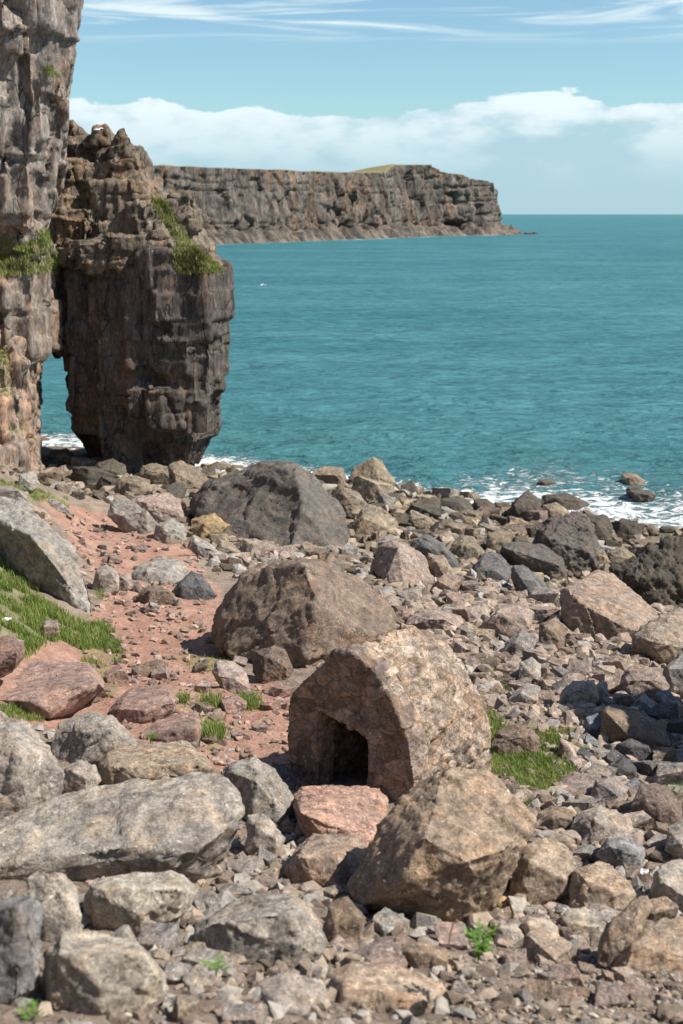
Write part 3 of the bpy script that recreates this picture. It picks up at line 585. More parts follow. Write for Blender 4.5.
clad(bm, 34, 54, 140, 175, 244, lambda p, r: np.interp(r, [130, 200, 245], [71.8, 70, 68.6]), .9, 2.4, rn, 1.6)
clad(bm, 26, 135, 205, 205, 262, lambda p, r: np.interp(p, [135, 205], [68.2, 70.2]), .7, 1.5, rn, 1.0)
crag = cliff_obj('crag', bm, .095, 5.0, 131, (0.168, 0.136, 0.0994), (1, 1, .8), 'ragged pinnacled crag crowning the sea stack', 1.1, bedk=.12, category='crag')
# --- tall wall on the left, its lower wall beside the gap, and the pink blocks at its foot
bm = bmesh.new()
hullp(bm, [(-420, -500, 54.5), (-60, -560, 58.5), (40, -520, 61.5), (74, -200, 63), (75, 0, 63.5), (77, 40, 63.9), (74, 80, 63.7), (66, 122, 63.5), (56, 170, 63.1), (42, 246, 62.5),
           (0, 250, 61.5), (-420, 262, 54.5), (80, -200, 79.5), (76, 30, 70.5), (60, 120, 70.5), (40, 240, 70.5), (-420, -400, 94.5), (-420, 262, 94.5)])
clad(bm, 60, -60, 66, -60, 80, lambda p, r: 61.7+.022*p+.05, 1.4, 3.6, rn, 2.6)
clad(bm, 40, -60, 44, 80, 235, lambda p, r: 61.5+.022*p+.05, 1.0, 3.0, rn, 2.2)
wall = cliff_obj('cliff', bm, .13, 7.0, 151, (0.240, 0.206, 0.175), (1, 1, .5), 'tall overhanging grey and pink limestone cliff at top left', .9, bedk=.10, vj=.6, kind='structure')
bm = bmesh.new()
prism(bm, [(-420, 54), (-60, 58.5), (26, 61.8), (60, 67), (63, 71), (44, 78), (-420, 84)], 262, 346)
hullp(bm, [(-420, 236, 62), (0, 232, 64), (44, 236, 65.5), (64, 262, 68), (64, 275, 68), (20, 276, 61.4), (-60, 276, 58.5), (-420, 276, 54), (-420, 236, 84), (50, 236, 78), (64, 268, 78)])
prism(bm, [(30, 66), (58, 67.5), (61, 71), (48, 76), (30, 76)], 300, 346, bot=.6)
hullp(bm, [(44, 262, 68), (66, 258, 68), (70, 300, 68.5), (56, 344, 69), (44, 352, 69), (44, 262, 74), (70, 262, 74), (58, 335, 74), (44, 350, 74)])
clad(bm, 34, -50, 54, 280, 340, lambda p, r: float(np.interp(p, [-60, 26, 60], [58.6, 61.9, 66.8])), .9, 2.4, rn, 2.6)
low = cliff_obj('cliff', bm, .14, 6.0, 171, (0.222, 0.186, 0.150), (1.2, 1.2, .5), 'lower cliff wall left of the arch gap under a grassy ledge', .85, bedk=.12, vj=.5, kind='structure')
bm = bmesh.new()
prism(bm, [(-420, 50), (-60, 57), (26, 61), (38, 64.5), (39, 69), (30, 76), (-420, 84)], 345, 402)
prism(bm, [(-420, 48), (-60, 55), (24, 59.5), (35, 63), (38, 69), (30, 76), (-420, 84)], 396, 440)
prism(bm, [(-420, 46), (-60, 53), (26, 58), (38, 62), (40, 69), (30, 76), (-420, 84)], 436, 490, Yr=60)
clad(bm, 30, -40, 30, 352, 465, lambda p, r: 60.9+.03*p-(r-345)*.02, 1.0, 2.8, rn, 1.3)
foot = cliff_obj('cliff', bm, .13, 5.0, 191, (0.283, 0.222, 0.173), (1, 1, 1), 'warm pink rounded blocks at the cliff foot left of the gap', .9, kind='structure')

# ------------------------------------------------------------ headland
def seaP(px, row):
    r = ray(px, row); return cam_o+r*(CAMZ/-r.z)
base = [(-150, 262), (60, 250), (150, 246), (200, 244.5), (250, 242), (300, 240.2), (350, 238.6), (400, 236.8), (440, 235.6), (480, 234.8), (497, 234.0)]
bp = [seaP(*p) for p in base]
bp += [Vector((bp[-1].x+2, bp[-1].y+40, 0)), Vector((bp[-1].x-12, bp[-1].y+110, 0)), Vector((bp[-1].x-80, bp[-1].y+180, 0)), Vector((bp[-1].x-300, bp[-1].y+220, 0))]
cum = [0]
for a, b_ in zip(bp, bp[1:]): cum.append(cum[-1]+(b_-a).length)
nu, nv = 1300, 66
u = np.linspace(0, cum[-1], nu); bx = np.interp(u, cum, [p.x for p in bp]); by = np.interp(u, cum, [p.y for p in bp])
k = 41; ker = np.hanning(k); ker /= ker.sum()
def smo(a): return np.convolve(np.pad(a, k//2, mode='edge'), ker, 'valid')
bx, by = smo(bx), smo(by)
tx, ty = np.gradient(bx), np.gradient(by); L = np.hypot(tx, ty); nxn, nyn = ty/L, -tx/L          # outward (towards the sea)
pxu = W/2+F*bx/np.maximum(by*math.cos(PITCH)+CAMZ*math.sin(PITCH), 1)
front = np.arange(nu) < np.argmax(pxu)
toprow = np.interp(pxu, [-200, 150, 200, 250, 340, 404, 412, 438, 448, 470, 482, 492, 500], [168, 169, 170, 172.5, 176, 175.5, 169, 168.5, 175, 180, 184, 191, 200])
ztop = CAMZ+(214.3-toprow)/F*by*1.02
it = np.argmax(pxu); ztop[it:] = np.maximum(ztop[it], 30)
# profile: (outward offset, height fraction)
prof = [(20, -.12), (17, -.02), (14, .01), (12, .03), (9, .05), (6, .07), (3, .09), (1.5, .12)]+[(1.5-4.5*(j/44)**1.5, .12+.88*j/44) for j in range(1, 45)]+[(-5, 1.0), (-7, 1.005), (-10, 1.005), (-16, .99), (-25, .97), (-40, .93), (-60, .88), (-90, .82), (-130, .76)]
prof = np.array(prof); nv = len(prof)
off = np.repeat(prof[None, :, 0], nu, 0); zf = np.repeat(prof[None, :, 1], nu, 0)
U = np.repeat(u[:, None], nv, 1)
zt = np.repeat(ztop[:, None], nv, 1)
Z = zf*zt
Q = np.stack([U.ravel(), Z.ravel(), np.zeros(U.size)], 1)
butt = 9*fbm(Q*np.array([1/55, 1/220, 1]), 3, 210)+4.5*(vnoise(Q*np.array([1/14, 1/60, 1]), 214))
f1, f2, cid, tl = worley(Q*np.array([1/9, 1/16, 0])+.5, 220, True)
blk = 3.2*(cid-.5)+3.0*tl-1.0*(1-sstep(f2-f1, 0, .12))
f1, f2, cid2 = worley(Q*np.array([1/4, 1/5, 0])+.5, 230)
blk = blk+1.5*(cid2-.5)
bed = -1.6*(1-sstep(np.abs(vnoise(np.stack([Q[:, 1]/3.5+.3*vnoise(Q/30, 3), Q[:, 0]/400, Q[:, 2]], 1), 240)), 0, .13))
cave = np.zeros(U.size)
for cp, cw, ch in ((342, 7, 12), (372, 5, 9), (455, 8, 11), (432, 5, 7), (470, 4, 9)):
    uc = np.interp(cp, pxu[:it], u[:it]); cave -= 12*np.exp(-((Q[:, 0]-uc)/cw)**2*1.5)*(1-sstep(Q[:, 1], ch*.5, ch))*sstep(Q[:, 1], 1, 4)
onwall = sstep(zf.ravel(), .1, .16)*(1-sstep(-off.ravel(), 4.2, 9))
dsc = (butt*(1-sstep(-off.ravel(), 20, 60)))+(blk+bed+cave)*onwall
scr = (1-onwall)*(zf.ravel() < .3)
f1s, f2s, cs = worley(Q*np.array([1/5, 1/5, 0])+np.stack([np.zeros(U.size), off.ravel()/5, np.zeros(U.size)], 1), 250)
off2 = off+dsc.reshape(off.shape)
Z2 = Z+(scr*(7*(.6-f1s)+5*(cs-.3))*sstep(zf.ravel(), -.05, .03)).reshape(Z.shape)+((1-onwall)*(zf.ravel() > .9)*.8*fbm(Q/12, 3, 260)).reshape(Z.shape)
X2 = bx[:, None]+nxn[:, None]*off2; Y2 = by[:, None]+nyn[:, None]*off2
HV = np.stack([X2, Y2, Z2], -1).reshape(-1, 3)
ii = (np.arange(nu-1)[:, None]*nv+np.arange(nv-1)[None, :]).ravel(); HF = np.stack([ii, ii+nv, ii+nv+1, ii+1], 1)
hm = mesh_np('headland', HV, HF)
# grass cap belongs to the plateau surface
gm, gnt, gb = nodes('headland_turf'); g = NB(gnt); gp = g.n('ShaderNodeNewGeometry').outputs['Position']
g.put(gb.inputs['Base Color'], g.mix(g.noise(gp, .05, 5), (.16, .16, .06), (.26, .2, .1))); gb.inputs['Roughness'].default_value = .95
head = obj('headland', hm, M['head'], kind='structure', label='long limestone headland of flat topped cliffs across the bay'); head.color = (0.14, 0.119, 0.0983, 1)
hm.materials.append(gm)
tm, tnt, tb = nodes('tidal_rock'); g = NB(tnt); gp = g.n('ShaderNodeNewGeometry').outputs['Position']
g.put(tb.inputs['Base Color'], g.mix(g.ramp(g.noise(gp, .12, 6, .7), .35, .65), (.05, .043, .035), (.2, .16, .12))); tb.inputs['Roughness'].default_value = .8; g.put(tb.inputs['Normal'], g.bump(g.noise(gp, .25, 8, .7), 1, 2.5)); hm.materials.append(tm)
mi = np.zeros(len(HF), np.int32); vv = np.tile(np.arange(nv-1), nu-1); mi[vv >= 52] = 1; mi[vv < 7] = 2
hm.polygons.foreach_set('material_index', mi)
# reef beyond the tip
rp = seaP(516, 234.2)
bm = bmesh.new()
for i in range(16):
    c = Vector((rp.x-12+i*1.7, rp.y+rn.uniform(-2, 2), 0)); w = rn.uniform(2.6, 4.5)
    hull_bm([c+Vector((rn.uniform(-w, w), rn.uniform(-w, w), rn.uniform(-1, 1.6))) for _ in range(12)], bm)
reef = cliff_obj('reef', bm, .6, 14, 271, (.12, .1, .08), None, 'low dark reef trailing off the tip of the headland', .5, bedk=0, vj=0, mat='head', category='reef')

# ------------------------------------------------------------ sea
sy = np.concatenate([np.linspace(35, 130, 420), 130*np.power(60000/130, np.linspace(0, 1, 260))[1:]])
nxs = 420; ux = np.linspace(-1, 1, nxs)
SY = np.repeat(sy[:, None], nxs, 1); SX = ux[None, :]*(SY*.42+12)
ext = np.where(np.abs(ux) > .97, 1+ (np.abs(ux)-.97)*80, 1)[None, :]; SX = SX*ext
q = np.stack([SX.ravel(), SY.ravel(), np.zeros(SX.size)], 1)
fade = 1-sstep(SY.ravel(), 70, 128)
zw = (.16*fbm(q*np.array([.35, .8, 1])+np.array([0, 0, 1.]), 3, 301)+.05*fbm(q*np.array([1.2, 2.4, 1]), 2, 305))*fade
# swell breaking on the shore
SV = q.copy(); SV[:, 2] = zw
ii = (np.arange(len(sy)-1)[:, None]*nxs+np.arange(nxs-1)[None, :]).ravel(); SF = np.stack([ii, ii+1, ii+nxs+1, ii+nxs], 1)
tz = terr(SX, SY).ravel()
sme = mesh_np('sea', SV, SF)
fo = sme.color_attributes.new('shore', 'FLOAT_COLOR', 'POINT')
cc_ = .28+.44*sstep(SY, 10, 45); sd = (SY+cc_*SX-68).ravel()        # metres seaward of the shoreline
wid = 5+13*sstep(SX.ravel(), 4, 12)*(1-sstep(SX.ravel(), 20, 30))
foamf = np.clip(1-(sd-.3)/wid, 0, 1)*(SY.ravel() < 140)
# foam at the foot of the headland
near_h = np.zeros(SX.size)
sel = np.where((SY.ravel() > 480) & (SY.ravel() < 1100) & (np.abs(SX.ravel()) < 300))[0]
foot_x = bx+nxn*16; foot_y = by+nyn*16
for s0 in range(0, len(sel), 20000):
    s_ = sel[s0:s0+20000]; dd = np.min(np.hypot(SV[s_, 0][:, None]-foot_x[None, ::6], SV[s_, 1][:, None]-foot_y[None, ::6]), 1)
    near_h[s_] = np.clip(1-dd/16, 0, 1)*(.55+.45*np.sin(SV[s_, 0]*.11)*np.sin(SV[s_, 0]*.043+1))
fo.data.foreach_set('color', np.stack([foamf, near_h, np.clip((sd)/60, 0, 1), np.ones(len(sd))], 1).ravel().astype(np.float32))
m, nt, b = nodes('sea_water'); g = NB(nt)
P = g.n('ShaderNodeNewGeometry').outputs['Position']; a_ = g.n('ShaderNodeAttribute', attribute_name='shore'); sp = g.n('ShaderNodeSeparateColor'); g.put(sp.inputs[0], a_.outputs['Color'])
P1 = g.vmath('MULTIPLY', P, (.5, 1.1, 1)); P2 = g.vmath('MULTIPLY', P, (.012, .03, 1)); P3 = g.vmath('MULTIPLY', P, (.09, .22, 1))
w1 = g.noise(P1, 1.6, 6, .6, .5); w2 = g.noise(P3, 1, 5, .6, .4); w3 = g.noise(P2, 1, 5, .55)
col = g.mix(g.ramp(w3, .35, .65), (.045, .17, .195), (.063, .207, .23))
col = g.mix(g.ramp(w2, .35, .7), g.mix(1, col, (.8, .8, .82), 'MULTIPLY'), col)
w4 = g.noise(g.vmath('MULTIPLY', P, (.5, 1.1, 1)), 1, 6, .65, .5); w5 = g.noise(g.vmath('MULTIPLY', P, (.05, .16, 1)), 1, 4, .6)
col = g.mix(g.ramp(g.math('ADD', g.math('MULTIPLY', w4, .8), g.math('MULTIPLY', w5, .2)), .36, .62), g.mix(1, col, (.7, .72, .74), 'MULTIPLY'), g.mix(1, col, (1.45, 1.25, 1.22), 'MULTIPLY'))  # shaded wave troughs and bright facets painted into the water colour
col = g.mix(g.math('ADD', g.math('MULTIPLY', sp.outputs[2], .6), .4), (.06, .17, .18), col)
fn = g.noise(g.vmath('MULTIPLY', P, (.6, 1.0, 1)), 1.3, 8, .72, 2.2)
fth = g.math('ADD', fn, g.math('MULTIPLY', sp.outputs[0], .25))
fm = g.math('MULTIPLY', g.ramp(fth, .62, .72), g.ramp(sp.outputs[0], 0, .15))
fh = g.ramp(g.math('ADD', g.noise(P, .12, 4, .6), g.math('MULTIPLY', sp.outputs[1], .28)), .66, .8)
fh = g.math('MULTIPLY', fh, g.ramp(sp.outputs[1], 0, .2))
wc = g.ramp(g.math('ADD', g.noise(g.vmath('MULTIPLY', P, (.16, .5, 1)), 1, 5, .6), 0), .735, .76)
foam = g.math('MAXIMUM', g.math('MAXIMUM', fm, fh), g.math('MULTIPLY', wc, .5))
col = g.mix(foam, col, (.75, .79, .79))
g.put(b.inputs['Base Color'], col)
g.put(b.inputs['Roughness'], g.math('ADD', .22, g.math('MULTIPLY', foam, .6))); b.inputs['IOR'].default_value = 1.33
b.inputs['Specular IOR Level'].default_value = .13
h = g.math('ADD', g.math('ADD', g.math('MULTIPLY', w1, .5), g.math('MULTIPLY', w2, 2.6)), g.math('MULTIPLY', foam, .15))
g.put(b.inputs['Normal'], g.bump(h, 1, 1.0))
nrm_ = b.inputs['Normal'].links[0].from_socket
df = g.n('ShaderNodeBsdfDiffuse'); g.put(df.inputs[0], col); g.put(df.inputs['Normal'], nrm_)
gl = g.n('ShaderNodeBsdfGlossy'); gl.inputs['Roughness'].default_value = .16; g.put(gl.inputs['Normal'], nrm_)
lw = g.n('ShaderNodeFresnel'); lw.inputs[0].default_value = 1.33; g.put(lw.inputs['Normal'], nrm_)
ms = g.n('ShaderNodeMixShader'); g.put(ms.inputs[0], g.math('MULTIPLY', lw.outputs[0], g.math('SUBTRACT', .30, g.math('MULTIPLY', foam, .25)))); nt.links.new(df.outputs[0], ms.inputs[1]); nt.links.new(gl.outputs[0], ms.inputs[2])
nt.links.new(ms.outputs[0], nt.nodes['Material Output'].inputs[0])
sea = obj('sea', sme, m, kind='structure', label='teal sea with white surf along the rocky shore')
# ------------------------------------------------------------ well house
zb = 7.45
L0 = atY(286, 778, 13.9); L0.z = zb
Rp = at(410, 812, 13.35)
def onz(px, row, z): r = ray(px, row); return cam_o+r*((CAMZ-z)/-r.z)
zb = 7.62
Lc = onz(287, 781, zb); Rc = onz(410, 822, zb)
ex = (Rc-Lc); wdt = ex.length; ex.normalize(); ez = Vector((0, 0, 1)); ey = ez.cross(ex)      # ey points into the hut
hut_o = (Lc+Rc)/2
def hl(u, v, z): return ex*u+ey*v+ez*z     # local axes kept in world alignment
hw = wdt/2
def onface(px, row):
    r = ray(px, row); d = hut_o-cam_o; t = d.dot(ey)/r.dot(ey); p = cam_o+r*t-hut_o
    return (p.dot(ex), p.z)
prof = [(-hw, -.5)]+[onface(*p) for p in ((287, 745), (286, 706), (295, 689), (314, 669), (334, 653), (352, 652), (374, 670), (391, 699), (408, 741), (415, 785))]+[(hw*1.06, -.5)]
DEP = 1.9
def sect(v, k, kz=1, du=0): return [hl(u*k+du, v, z*kz if z > 0 else z) for u, z in prof]
door = [onface(*p) for p in ((317, 800), (368, 820), (368, 738), (318, 712))]
def door_cut(v0, v1): return hull_bm([hl(u, v, z) for u, z in door for v in (v0, v1)])
hut = bpy.data.objects.new('well_house', None); C.objects.link(hut); hut.location = hut_o
hut['label'] = 'small hooded stone well house with a dark square doorway'; hut['category'] = 'well house'
def rubble(V, q, k, sc, am):
    N = normals(V, q)
    w = V*np.array([sc, sc, sc*1.4])+.3*np.stack([vnoise(V*4, k+1), vnoise(V*4, k+2), vnoise(V*4, k+3)], 1)
    f1, f2, cid, tl = worley(w, k, True)
    d = am*(.8*(cid-.5)+1.1*tl-.9*(1-sstep(f2-f1, 0, .07)))
    f1, f2, cid, tl = worley(w*2.6, k+7, True)
    d = d+am*(.4*(cid-.5)+.5*tl)+.010*fbm(V*9, 4, k+9, .6)+.05*fbm(V*1.6, 2, k+5)
    return V+N*d[:, None]
bmf = hull_bm(sect(0, 1.0, 1.0)+sect(.34, 1.005, 1.005))
V, q = remesh(bmf, .021, door_cut(-.6, .8)); V = rubble(V, q, 401, 4.4, .015)
o = obj('front_wall', mesh_np('front_wall', V, q), None, parent=hut); M['hut'] = rock_mat('mortared_rubble', 2.4, stones=4.6, warmth=.5, lichen=.6, cracks=.3); M['hutroof'] = rock_mat('lichened_roof_stone', 2.6, stones=5.2, warmth=.5, con=1.2, lichen=.8, cracks=.3)
o.data.materials.append(M['hut']); o.color = (.265, .20, .155, 1)
bmr = hull_bm(sect(.12, .99, .985)+sect(1.15, 1.0, .985)+sect(1.68, .89, .85)+sect(DEP, .68, .55))
cut = hull_bm([hl(u, v, z) for u, z in ((-.3*wdt, -.3), (.3*wdt, -.3), (.3*wdt, .8), (0, 1.05), (-.3*wdt, .8)) for v in (-.2, 1.6)])
V, q = remesh(bmr, .023, cut); V = rubble(V, q, 421, 4.2, .034)
o = obj('roof', mesh_np('roof', V, q), None, parent=hut); o.data.materials.append(M['hutroof']); o.color = (.35, .275, .21, 1)
FOOT.append([(286, 706), (340, 650), (420, 634), (470, 690), (490, 725), (450, 770), (410, 822), (288, 784)])

# ------------------------------------------------------------ smaller rocks: individuals
protos = []
for j in range(16):
    r = random.Random(500+j); P = []
    sx, sy_, sz = r.uniform(.85, 1.15), r.uniform(.6, .9), r.uniform(.4, .75)
    for cx_ in (-1, 1):
        for cy_ in (-1, 1):
            for cz_ in (-1, 1):
                v = Vector((cx_*r.uniform(.5, 1), cy_*r.uniform(.5, 1), cz_*r.uniform(.6, 1)))
                for _ in range(r.choice([1, 1, 2])): P.append(Vector(((v.x+r.uniform(-.22, .22))*sx*.5, (v.y+r.uniform(-.22, .22))*sy_*.5, (v.z+r.uniform(-.15, .15))*sz*.5)))
    V, q = refine(chip(hull_bm(P), 1.0, 3, r, (.03, .1)), 1/26); V = rough(V, q, 1.0, 600+j, 1.0, 3)
    protos.append(mesh_np('rock', V, q))
PX = {k_: (sum(p[0] for p in v)/len(v), sum(p[1] for p in v)/len(v)) for k_, v in {
 'great tilted block': [(438, 850)], 'well house': [(385, 715)], 'furrowed boulder': [(300, 620)], 'great black boulder': [(265, 510)], 'big flat tan boulder': [(610, 610)],
 'half dome boulder': [(408, 568)], 'long black boulder': [(535, 562)], 'black jagged outcrop': [(568, 545)], 'long pale slab': [(130, 830)], 'weathered boulder pair': [(572, 882)],
 'balanced grey block': [(600, 828)], 'shadowed brown slab': [(635, 728)], 'grassy bank': [(30, 590)], 'widest pink step': [(50, 688)], 'big tan wedge': [(660, 945)], 'pinkish mound': [(506, 620)],
 'round black boulder': [(490, 570)], 'rock in the green patch': [(516, 742)], 'peaked lone shore rock': [(372, 474)], 'low path boulder': [(160, 573)], 'rusty pink boulder': [(157, 508)], 'leaning tan slab': [(625, 930)],
 'grey hump of rock': [(258, 932)], 'layered shore rocks': [(548, 505)], 'domed pink rock': [(645, 683)], 'foot of the stack': [(150, 460)]}.items()}
zones = [   # polygon, number, px size range, tones, material
 ([(60, 465), (210, 478), (350, 470), (420, 496), (505, 505), (600, 520), (683, 560), (600, 560), (560, 545), (440, 560), (330, 520), (300, 560), (200, 555), (110, 500)], 84, (18, 40), ['shore', 'shore', 'tan', 'wet', 'shore', 'grey'], 'shore'),
 ([(185, 520), (290, 555), (345, 550), (370, 590), (440, 600), (400, 630), (340, 600), (260, 562), (220, 565)], 26, (16, 30), ['grey', 'tan', 'pink', 'brown'], 'rock'),
 ([(400, 595), (480, 580), (555, 590), (560, 640), (640, 655), (640, 700), (600, 730), (560, 720), (520, 700), (470, 690), (440, 640)], 64, (15, 32), ['pink', 'pink', 'orange', 'grey', 'tan', 'brown'], 'rock'),
 ([(600, 690), (683, 700), (690, 800), (640, 830), (600, 800), (585, 760)], 30, (18, 36), ['slate', 'brown', 'grey', 'cool'], 'rock'),  # darker tones paint in the shadow lying over this scree
 ([(500, 800), (683, 800), (683, 1010), (520, 1010), (500, 960)], 38, (16, 44), ['tan', 'grey', 'pink', 'brown'], 'near'),
 ([(100, 640), (215, 640), (290, 700), (280, 770), (200, 740), (110, 700)], 26, (9, 26), ['red', 'pink', 'brown'], 'rock'),
 ([(90, 520), (190, 560), (210, 620), (130, 620), (100, 560)], 12, (8, 17), ['pink', 'brown', 'grey'], 'rock'),
 ([(150, 860), (330, 850), (480, 940), (480, 1024), (180, 1024), (150, 950)], 30, (16, 44), ['tan', 'grey', 'pale', 'pink'], 'near'),
 ([(20, 462), (110, 470), (120, 500), (60, 500)], 8, (16, 30), ['shore', 'grey', 'tan'], 'shore'),
]
ONAME = dict(grey='grey', tan='tan', pink='pink', brown='brown', shore='sandy brown', wet='dark wet', orange='salmon', slate='dark grey', cool='blue grey', red='red', pale='pale')
small = []; placed = []
for poly, n, (s0, s1), tones, mt in zones:
    xs = [p[0] for p in poly]; yy = [p[1] for p in poly]; c = 0; tr = 0
    while c < n and tr < 6000:
        tr += 1
        px, py = random.uniform(min(xs), max(xs)), random.uniform(min(yy), max(yy))
        if not inpoly(px, py, poly): continue
        s = (s0+(s1-s0)*random.random()**1.6)
        if any(inpoly(px, py-s*.1, f) for f in FOOT): continue
        if any((px-a)**2+((py-b_)*1.4)**2 < (.33*(s+t))**2 for a, b_, t in placed): continue
        p, nr = hit(px, py)
        if p is None: continue
        D_ = (p-cam_o).dot(FW); placed.append((px, py, s)); c += 1
        j = random.randrange(16); me = protos[j].copy() if mt != 'rock' and False else protos[j]
        o = bpy.data.objects.new('rock', me); C.objects.link(o)
        sw = s*D_/F*1.12; o.scale = (sw, sw*random.uniform(.8, 1.1), sw*random.uniform(.8, 1.15)); o.rotation_euler = (random.uniform(-.35, .35), random.uniform(-.35, .35), random.uniform(0, 6.28))
        o.location = p+Vector((0, 0, sw*.12)); tn = random.choice(tones)
        if mt == 'shore' and px > 480 and random.random() < .6: tn = random.choice(['wet', 'brown'])
        if mt == 'shore' and py < 500 and random.random() < .35: tn = 'wet'
        tint(o, tn, .15)
        o['category'] = 'rock'; o['group'] = 'loose rocks scattered over the beach slope'
        small.append((o, px, py, s, tn, mt))
for me in protos: me.materials.append(M['rock'])
# material per instance
for o, px, py, s, tn, mt in small:
    if mt != 'rock': o.material_slots[0].link = 'OBJECT'; o.material_slots[0].material = M[mt]
buck = {}
for rec in small:
    o, px, py, s, tn, mt = rec
    nm, (lx, ly) = min(PX.items(), key=lambda kv: math.hypot(px-kv[1][0], (py-kv[1][1])*1.3))
    dx, dy = px-lx, (py-ly)*1.3
    rel_ = ('right of' if dx > 0 else 'left of') if abs(dx) > abs(dy) else ('in front of' if dy > 0 else 'behind')
    buck.setdefault((('small' if s < 15 else 'mid sized') + ' ' + ONAME[tn]+' rock', rel_, nm), []).append((math.hypot(dx, dy), o))
ORD = ['closest', 'second closest', 'third closest', 'fourth closest', 'fifth closest', 'sixth closest', 'seventh closest', 'eighth closest', 'ninth closest', 'tenth closest', 'eleventh closest', 'twelfth closest']
for (a, r_, nm), lst in buck.items():
    lst.sort(key=lambda t: t[0])
    for i, (d_, o) in enumerate(lst):
        o['label'] = f'{a} {r_} the {nm}' if len(lst) == 1 else f'{a} {r_} the {nm}, {ORD[min(i, 11)]}'
# ------------------------------------------------------------ rubble: uncountable small stones
peb = []
for j in range(12):
    r = random.Random(900+j); P = [Vector((r.gauss(0, 1), r.gauss(0, 1), r.gauss(0, .75))).normalized()*r.uniform(.8, 1) for _ in range(16)]
    P = [Vector((v.x*.55, v.y*.42, v.z*r.uniform(.25, .36))) for v in P]
    b2 = hull_bm(P); bmesh.ops.triangulate(b2, faces=b2.faces[:]); b2.verts.index_update()
    peb.append((np.array([v.co[:] for v in b2.verts]), np.array([[v.index for v in f.verts] for f in b2.faces]))); b2.free()
pm, pnt, pb = nodes('loose_stone'); g = NB(pnt); ge = g.n('ShaderNodeNewGeometry'); at_ = g.n('ShaderNodeAttribute', attribute_name='tone')
n_ = g.noise(ge.outputs['Position'], 12, 6, .65); f = g.ramp(n_, .3, .7, .6, 1.35, False); fc = g.n('ShaderNodeCombineColor'); [g.put(fc.inputs[i], f) for i in range(3)]
g.put(pb.inputs['Base Color'], g.mix(1, at_.outputs['Color'], fc.outputs[0], 'MULTIPLY')); pb.inputs['Roughness'].default_value = .9; pb.inputs['Specular IOR Level'].default_value = .2
g.put(pb.inputs['Normal'], g.bump(g.noise(ge.outputs['Position'], 20, 8, .7), .8, .03))
def scatter(zlist, name, label):
    VV = []; FF = []; CC = []; n0 = 0
    for poly, n, (s0, s1), tones in zlist:
        xs = np.array([p[0] for p in poly]); yy = np.array([p[1] for p in poly])
        a = RNG.uniform(xs.min(), xs.max(), n*3); b_ = RNG.uniform(yy.min(), yy.max(), n*3); k_ = inpoly(a, b_, poly); a = a[k_][:n]; b_ = b_[k_][:n]
        for px, py in zip(a, b_):
            p, nr = hit(px, py)
            if p is None or p.z < -.3: continue
            D_ = (p-cam_o).dot(FW); s = (s0+(s1-s0)*random.random()**1.9)*D_/F
            Vp, Fp = peb[random.randrange(12)]; R_ = np.array(Matrix.Rotation(random.uniform(0, 6.28), 3, 'Z') @ Matrix.Rotation(random.uniform(-.5, .5), 3, 'X'))
            v = (Vp*s*np.array([1, random.uniform(.7, 1.1), random.uniform(.8, 1.5)]))@R_.T+np.array(p)+np.array([0, 0, s*.12])
            VV.append(v); FF.append(Fp+n0); n0 += len(v)
            t = np.array(T[random.choice(tones)])*.78*random.uniform(.6, 1.25); CC.append(np.tile(np.append(t, 1), (len(v), 1)))
    me = mesh_np(name, np.concatenate(VV), np.concatenate(FF), False)
    c_ = me.color_attributes.new('tone', 'FLOAT_COLOR', 'POINT'); c_.data.foreach_set('color', np.concatenate(CC).ravel().astype(np.float32))
    return obj(name, me, pm, kind='stuff', label=label)
scatter([
 ([(-60, 900), (740, 900), (800, 1100), (-100, 1100)], 1700, (4, 34), ['tan', 'tan', 'pale', 'grey', 'brown']),
 ([(470, 930), (740, 930), (740, 1060), (430, 1060)], 2000, (3, 12), ['tan', 'pink', 'pale', 'tan', 'brown']),
 ([(200, 800), (350, 820), (380, 1000), (180, 1000)], 800, (5, 30), ['tan', 'pink', 'pale', 'grey', 'brown']),
 ([(480, 790), (760, 790), (760, 930), (480, 930)], 1300, (6, 30), ['tan', 'pink', 'brown', 'grey']),
 ([(380, 590), (760, 590), (760, 800), (590, 800), (560, 740), (450, 700)], 3600, (5, 24), ['pink', 'tan', 'pink', 'grey', 'tan', 'brown', 'orange']),
 ([(200, 520), (330, 550), (560, 570), (560, 620), (380, 620), (215, 575)], 1000, (5, 22), ['grey', 'pink', 'tan', 'brown']),
 ([(-40, 462), (300, 462), (700, 505), (760, 560), (760, 600), (380, 590), (200, 540), (100, 500)], 3400, (5, 24), ['shore', 'shore', 'tan', 'wet', 'wet', 'grey', 'brown']),
 ([(60, 505), (200, 545), (215, 680), (300, 690), (300, 780), (180, 760), (60, 690), (90, 640)], 1100, (2, 13), ['red', 'pink', 'red', 'brown']),
 ([(450, 720), (600, 720), (590, 800), (520, 800)], 260, (3, 14), ['pink', 'tan', 'brown']),
 ([(-150, 700), (300, 760), (300, 900), (-150, 900)], 500, (5, 20), ['pink', 'grey', 'tan']),
 ([(700, 580), (1150, 660), (1150, 1250), (720, 1150)], 3000, (7, 38), ['tan', 'pink', 'brown', 'grey']),
 ([(-400, 880), (-60, 880), (-40, 1150), (-400, 1250)], 600, (6, 30), ['tan', 'grey', 'brown']),
], 'rubble', 'loose stones and pebbles strewn between the larger rocks')
